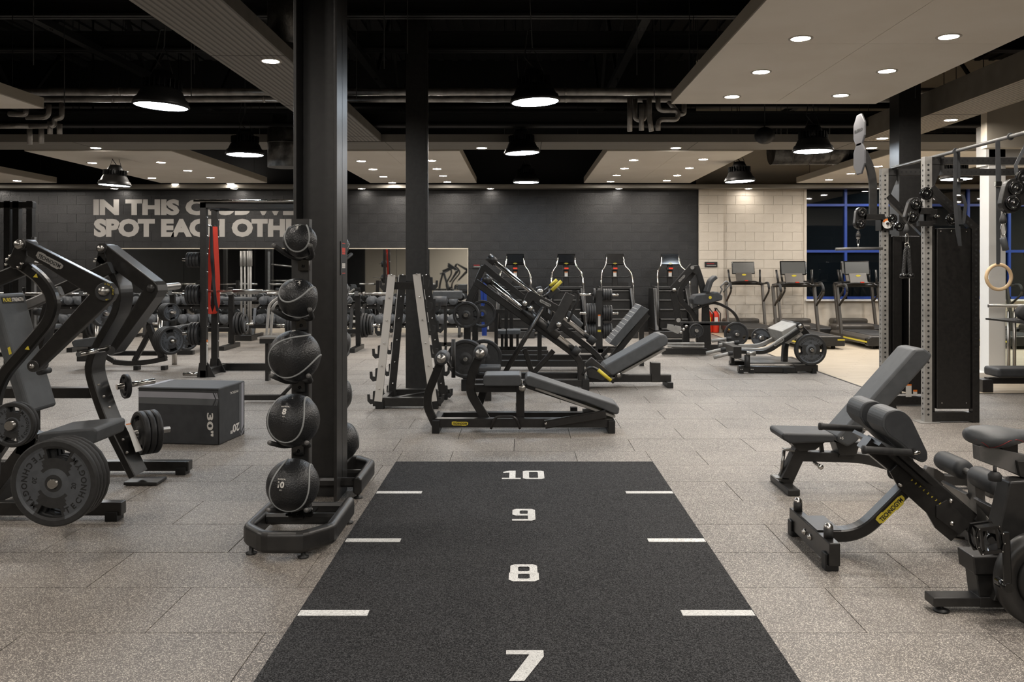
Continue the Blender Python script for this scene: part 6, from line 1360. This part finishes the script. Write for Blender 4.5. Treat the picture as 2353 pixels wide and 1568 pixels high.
# ---------------------------------------------------------------- free-weight stations on the left
def station(X, Yd, lab, n_l, n_r, bench=True, rz=0, hi=1.02):
    t = T('bench_press_station', lab, 'bench press', (X,Yd,0))
    for s_ in (-1, 1):
        t.part('upright', M().sweep([(X+s_*.55,Yd+.2,.05),(X+s_*.55,Yd+.12,hi+.12)], .07, .09), 'black_steel', bev=.003)
        t.part('bar_catch', M().box((X+s_*.55-.035,Yd+.0,hi-.02),(X+s_*.55+.035,Yd+.11,hi+.0)).box((X+s_*.55-.035,Yd+.0,hi),(X+s_*.55+.035,Yd+.02,hi+.06)), 'grey_metal')
        t.part('base_foot', M().box((X+s_*.55-.05,Yd-.4,0),(X+s_*.55+.05,Yd+.5,.08)), 'black_steel', bev=.003)
        t.part('storage_horn', M().cyl((X+s_*.58,Yd+.2,.45),(X+s_*.95,Yd+.2,.45),.025,12), 'chrome')
    t.part('cross_beam', M().box((X-.55,Yd+.16,.3),(X+.55,Yd+.24,.38)), 'black_steel', bev=.003)
    if bench: t.part('bench_pad', M().box((X-.15,Yd-1.15,.40),(X+.15,Yd+.12,.48)), 'upholstery', bev=.02, seg=3); t.part('bench_frame', M().box((X-.04,Yd-1.1,.3),(X+.04,Yd+.16,.38)).box((X-.3,Yd-1.1,0),(X+.3,Yd-1.0,.07)).box((X-.04,Yd-1.08,.05),(X+.04,Yd-1.0,.34)), 'black_steel', bev=.003)
    b = T('barbell', 'long chrome barbell resting on the %s' % lab.replace('black ', ''), 'barbell', (X,Yd+.05,hi+.03), 'barbells')
    b.part('shaft', M().cyl((X-.66,Yd+.05,hi+.014),(X+.66,Yd+.05,hi+.014),.014,10), 'chrome')
    for s_ in (-1, 1): b.part('sleeve', M().cyl((X+s_*.66,Yd+.05,hi+.014),(X+s_*1.08,Yd+.05,hi+.014),.025,14).cyl((X+s_*.66,Yd+.05,hi+.014),(X+s_*.69,Yd+.05,hi+.014),.036,14), 'brushed_steel')
    for s_, n_, sd in ((-1, n_l, 'left'), (1, n_r, 'right')):
        for i in range(n_): plate((X+s_*(.64+.05*i),Yd+.2,.45), (s_,0,0), .222 if i < 2 else .18, .04, 'grey plate, %s horn, %s, %s outward' % (sd, lab.split(',')[-1].strip(), ORD[i]), 'plates on the bench press stations', None, .2, True, 32)
station(-8.6, 15.6, 'black bench press station, far left station', 3, 3); station(-6.0, 15.9, 'black bench press station, second station', 3, 4); station(-3.55, 15.5, 'black bench press station, station behind the ball rack', 3, 4)
# plate-loaded machine in the left middle distance
Y = 12.6
t = T('calf_machine', 'black plate-loaded seated machine with low grey pad, seen between the chest press levers', 'exercise machine', (-5,Y,0))
t.part('pad', M().pprism([(163,787),(170,782),(205,777),(243,772),(243,790),(205,798),(168,798)], Y, Y+.3), 'upholstery', bev=.015, seg=3)
t.part('weight_box', M().box((WX(172,Y),Y+.05,WZ(832,Y)),(WX(198,Y),Y+.25,WZ(805,Y))), 'satin_black', bev=.004); t.part('seat_post', M().box((WX(194,Y),Y+.1,.03),(WX(206,Y),Y+.2,WZ(796,Y))), 'black_steel')
beam('base_beam', [(262,832),(300,836),(345,832),(382,824)], Y, .08, .07); beam('base_beam', [(200,812),(382,812)], Y+.6, .08, .07); beam('strut', [(309,830),(346,760)], Y+.05, .07, .07); beam('curved_post', [(343,748),(356,790),(378,826)], Y+.05, .08, .09, f=.3); beam('frame_beam', [(210,800),(262,830)], Y+.1, .07, .07)
badge(t, W(365,786,Y-.0), (.35,0,-.93), (.93,0,.35), .14)
ff = M()
for x, y in ((200,0),(312,0),(375,0)): ff.box((WX(x-5,Y),Y-.01,0),(WX(x+5,Y),Y+.1,.06))
t.part('rubber_foot', ff, 'deep_black'); c = W(393,783,Y-.1); ax = V((.80,-.6,0))
t.part('plate_horn', M().cyl(V(c)-ax*.35, V(c)+ax*.12, .024, 12), 'chrome')
stack(V(c), tuple(ax), .205, .045, 4, 'big grey plate on the seated machine\'s outer low horn, %s', 'plates on the seated machine', '20', .2, True)
c = W(393,718,Y+.3); t.part('plate_horn', M().cyl(V(c)-ax*.35, V(c)+ax*.1, .024, 12).cyl(V(c)-ax*.3, V(c)-ax*.3+V((0,0,-.7)), .04, 8), 'bolt')
stack(V(c), tuple(ax), .14, .04, 4, 'small grey plate high on the seated machine, %s', 'plates on the seated machine', '10', .2, True)
c = W(430,776,Y+.5); t.part('plate_horn', M().cyl(V(c)-ax*.4, V(c)+ax*.1, .024, 12).cyl(V(c)-ax*.35, V(c)-ax*.35+V((0,0,-.45)), .04, 8), 'bolt')
stack(V(c), tuple(ax), .2, .045, 3, 'grey plate low behind the seated machine, %s', 'plates on the seated machine', None, .2, True)
c = W(239,722,Y+1.0); t.part('plate_horn', M().cyl(V(c)-ax*.3, V(c)+ax*.15, .024, 12).cyl(V(c)-ax*.25, V(c)-ax*.25+V((0,0,-.75)), .04, 8), 'bolt')
stack(V(c), tuple(ax), .2, .045, 3, 'grey plate framed by the near chest press lever, %s', 'plates on the seated machine', None, .2, True)
# squat rack with red bands
Y = 11.75
t = T('squat_rack', 'tall black squat rack with chrome pull-up bar, red bands hanging on its second post', 'squat rack', (-3.9,12.3,0))
zt = WZ(463, Y)
for x0, x1, Yd in ((458,473,Y),(485,503,Y+.0)):
    pass
UPS = [(WX(459,Y),Y),(WX(484,Y+1.2)-.0,Y+1.2),(WX(459,Y)+1.25,Y),(WX(459,Y)+1.25,Y+1.2)]
xa = WX(459, Y); xb = xa
UPS = [(xa,Y),(WX(485,Y+.55),Y+.55),(xa+1.3,Y),(xa+1.3,Y+.55)]
for i, (X, Yd) in enumerate(UPS):
    t.part('upright', M().box((X,Yd,0),(X+.085,Yd+.085,zt)), 'black_steel', bev=.003)
    t.part('foot_plate', M().prism([(X-.05,0),(X+.20,0),(X+.1,.2),(X-.02,.2)], Yd+.03, Yd+.05), 'black_steel')
hm = M()
for X, Yd in UPS[:2]:
    z = .2
    while z < zt-.1: hm.ball((X+.09,Yd+.04,z), .012, 6); z += .25
stuffp(t, 'rack_bolts', hm, 'bolt')
t.part('top_beam', M().box((xa,Y,zt-.09),(xa+1.38,Y+.08,zt)).box((xa,Y+.55,zt-.09),(xa+1.38,Y+.63,zt)).box((xa,Y,zt-.09),(xa+.08,Y+.63,zt)), 'black_steel', bev=.003)
t.part('pull_up_bar', M().cyl((xa-.05,Y-.08,zt-.0),(xa+1.45,Y-.08,zt-.0),.02,12), 'chrome')
t.part('base_beam', M().box((xa,Y,0),(xa+.09,Y+.9,.1)).box((xa+1.3,Y,0),(xa+1.39,Y+.9,.1)).box((xa,Y+.8,0),(xa+1.39,Y+.9,.1)), 'black_steel', bev=.003)
t.part('label_sticker', M().box((xa+.0851,Y+.02,WZ(840,Y)),(xa+.087,Y+.06,WZ(785,Y))).box((xa+.0851,Y+.02,WZ(787,Y)),(xa+.088,Y+.06,WZ(782,Y)),1), ['print','orange'])
for y, r, n_, wd in ((597,.105,4,'top'),(678,.14,4,'upper'),(768,.16,3,'lower')):
    z = WZ(y, Y); t.part('storage_horn', M().cyl((xa-.26,Y+.06,z),(xa,Y+.06,z),.022,12), 'chrome')
    for i in range(n_): plate((xa-.03-.045*i,Y+.06,z), (-1,0,0), r, .04, 'black plate on the %s horn of the squat rack, %s from the post' % (wd, ORD[i]), 'plates on the squat rack')
z = WZ(861, Y); t.part('storage_horn', M().cyl((xa-.25,Y+.06,z),(xa,Y+.06,z),.026,12), 'chrome')
X2 = UPS[1][0]
t = T('resistance_band', 'wide bright red resistance band looped over a peg of the squat rack', 'resistance band', (X2+.05,Y+.45,1.5))
Yq = Y+.45; q = lambda x, y: W(x, y, Yq)
t.part('loop', M().sweep(fillet([q(488,521), q(484,600), q(479,660), q(478,705), q(483,721), q(492,722), q(500,700), q(500,640), q(494,521)], .04, 4), .075, .005, (.62,.78,0)), 'red')
t = T('resistance_band', 'narrow black resistance band hanging inside the red one', 'resistance band', (X2+.05,Y+.40,1.5))
t.part('loop', M().sweep([W(485,520,Y+.35), W(487,600,Y+.35), W(495,690,Y+.35), W(500,716,Y+.35)], .04, .006, (1,0,0)), 'upholstery_dark')
tp = T('band_peg', 'steel peg on the squat rack carrying the bands', 'peg', (X2,Y+.5,WZ(520,Yq))); tp.part('rod', M().cyl((X2+.04,Y+.3,WZ(520,Yq)),(X2+.04,Y+.56,WZ(520,Yq)),.015,10), 'chrome')
b = T('barbell', 'long chrome barbell in the squat rack at waist height beside the ball rack', 'barbell', (-3.8,Y,1.19), 'barbells')
z = WZ(669, Y+.5); b.part('shaft', M().cyl((WX(420,12.2),12.2,z),(WX(720,12.2),12.2,z),.015,10), 'chrome'); b.part('sleeve', M().cyl((WX(536,12.2),12.2,z),(WX(604,12.2),12.2,z),.026,12), 'brushed_steel')
# far-left power rack and slim steel post
t = T('power_rack', 'dark power rack cut by the far left picture edge', 'squat rack', (-8.2,13.5,0))
for x, Yd in ((8,13.2),(28,13.2),(60,14.2),(-40,14.2)): t.part('upright', M().box((WX(x,Yd),Yd,0),(WX(x,Yd)+.1,Yd+.1,WZ(462,Yd))), 'black_steel', bev=.003)
t.part('top_beam', M().box((WX(-60,13.2),13.2,WZ(478,13.2)),(WX(75,13.2),13.3,WZ(464,13.2))).box((WX(-60,14.2),14.2,WZ(478,14.2)),(WX(75,14.2),14.3,WZ(464,14.2))), 'black_steel', bev=.003)
t.part('pale_post', M().box((WX(71,13.6),13.6,0),(WX(79,13.6),13.66,WZ(545,13.6))), 'grey_metal', bev=.002)
t.part('safety_bar', M().cyl(W(60,602,13.4), W(160,612,13.4), .025, 10).cyl(W(60,676,13.4), W(150,676,13.4), .025, 10), 'brushed_steel')
t.part('roller_pad', M().cyl(W(80,716,13.4), W(98,718,13.4), .06, 14), 'rubber')
# preacher bench, roller bench and small pieces near the dumbbell racks
Y = 16.6
t = T('preacher_bench', 'grey preacher bench with broad arm pad near the mirror, beside the storage frame', 'bench', (-1.6,Y,0))
t.part('arm_pad', M().box((WX(994,Y),Y,WZ(687,Y)),(WX(1061,Y),Y+.25,WZ(669,Y))), 'upholstery', bev=.02); t.part('roller', M().cyl(W(997,692,Y-.3), W(1027,692,Y-.3), .09, 18), 'upholstery_dark'); t.part('post', M().box((WX(1022,Y),Y-.2,0),(WX(1028,Y),Y-.1,WZ(690,Y))).box((WX(1000,Y),Y-.2,0),(WX(1050,Y),Y-.1,.07)), 'black_steel')
Y = 17.75
t = T('bar_holder', 'upright holder of pale steel bars in front of the mirror, beyond the red bands', 'bar holder', (WX(563,Y),Y,0))
for x in (555,563,571,576): t.part('steel_bar', M().cyl((WX(x,Y),Y,.1),(WX(x,Y),Y,WZ(577,Y)),.022,10).cyl((WX(x,Y),Y,WZ(612,Y)),(WX(x,Y),Y,WZ(577,Y)),.034,10), 'light_metal')
t.part('base', M().box((WX(545,Y),Y-.2,0),(WX(585,Y),Y+.2,.12)), 'black_steel', bev=.01)
t = T('utility_bench', 'low grey bench with two bent pale legs in front of the dumbbell rack', 'bench', (WX(600,Y),Y,0)); Y = 16.9
t.part('pad', M().box((WX(505,Y),Y,WZ(692,Y)),(WX(580,Y),Y+.3,WZ(684,Y))), 'upholstery', bev=.02)
for x in (0, 9): t.part('leg', M().sweep(fillet(PW([(640+x*1.1,684+x*.3),(618+x,700+x*.3),(612+x,778)], Y-.05*x), .1), .05, .05, ch=.012), 'light_metal'); t.part('foot', M().cbox(W(612+x,781,Y-.05*x), (.08,.08,.06)), 'rubber')
t.part('frame', M().box((WX(508,Y),Y+.1,.3),(WX(640,Y),Y+.2,.38)).box((WX(520,Y),Y+.1,.0),(WX(526,Y),Y+.2,WZ(692,Y))), 'black_steel')
# adjustable hi-lo bench frame seen past the near balls
Y = 11.3
t = T('low_bench', 'low black frame with polished top edge, left of the middle medicine ball', 'bench', (WX(640,Y),Y,0))
t.part('tray', M().box((WX(596,Y),Y,WZ(790,Y)),(WX(650,Y),Y+.35,WZ(779,Y))), 'black_steel', bev=.004); t.part('edge', M().box((WX(597,Y),Y-.01,WZ(779,Y)),(WX(650,Y),Y+.3,WZ(775,Y))), 'brushed_steel'); t.part('leg', M().box((WX(604,Y),Y+.1,0),(WX(612,Y),Y+.2,WZ(790,Y))), 'black_steel')
t = T('floor_frame', 'low black floor beam with a slanting tube, between jump box and ball rack', 'exercise machine', (-3,9.6,0)); Y = 9.55
t.part('floor_beam', M().box((WX(560,Y),Y,.0+.03),(WX(680,Y),Y+.08,.085)), 'black_steel'); t.part('slanting_tube', M().cyl(W(636,922,Y), W(690,865,Y), .02, 10), 'black_steel')
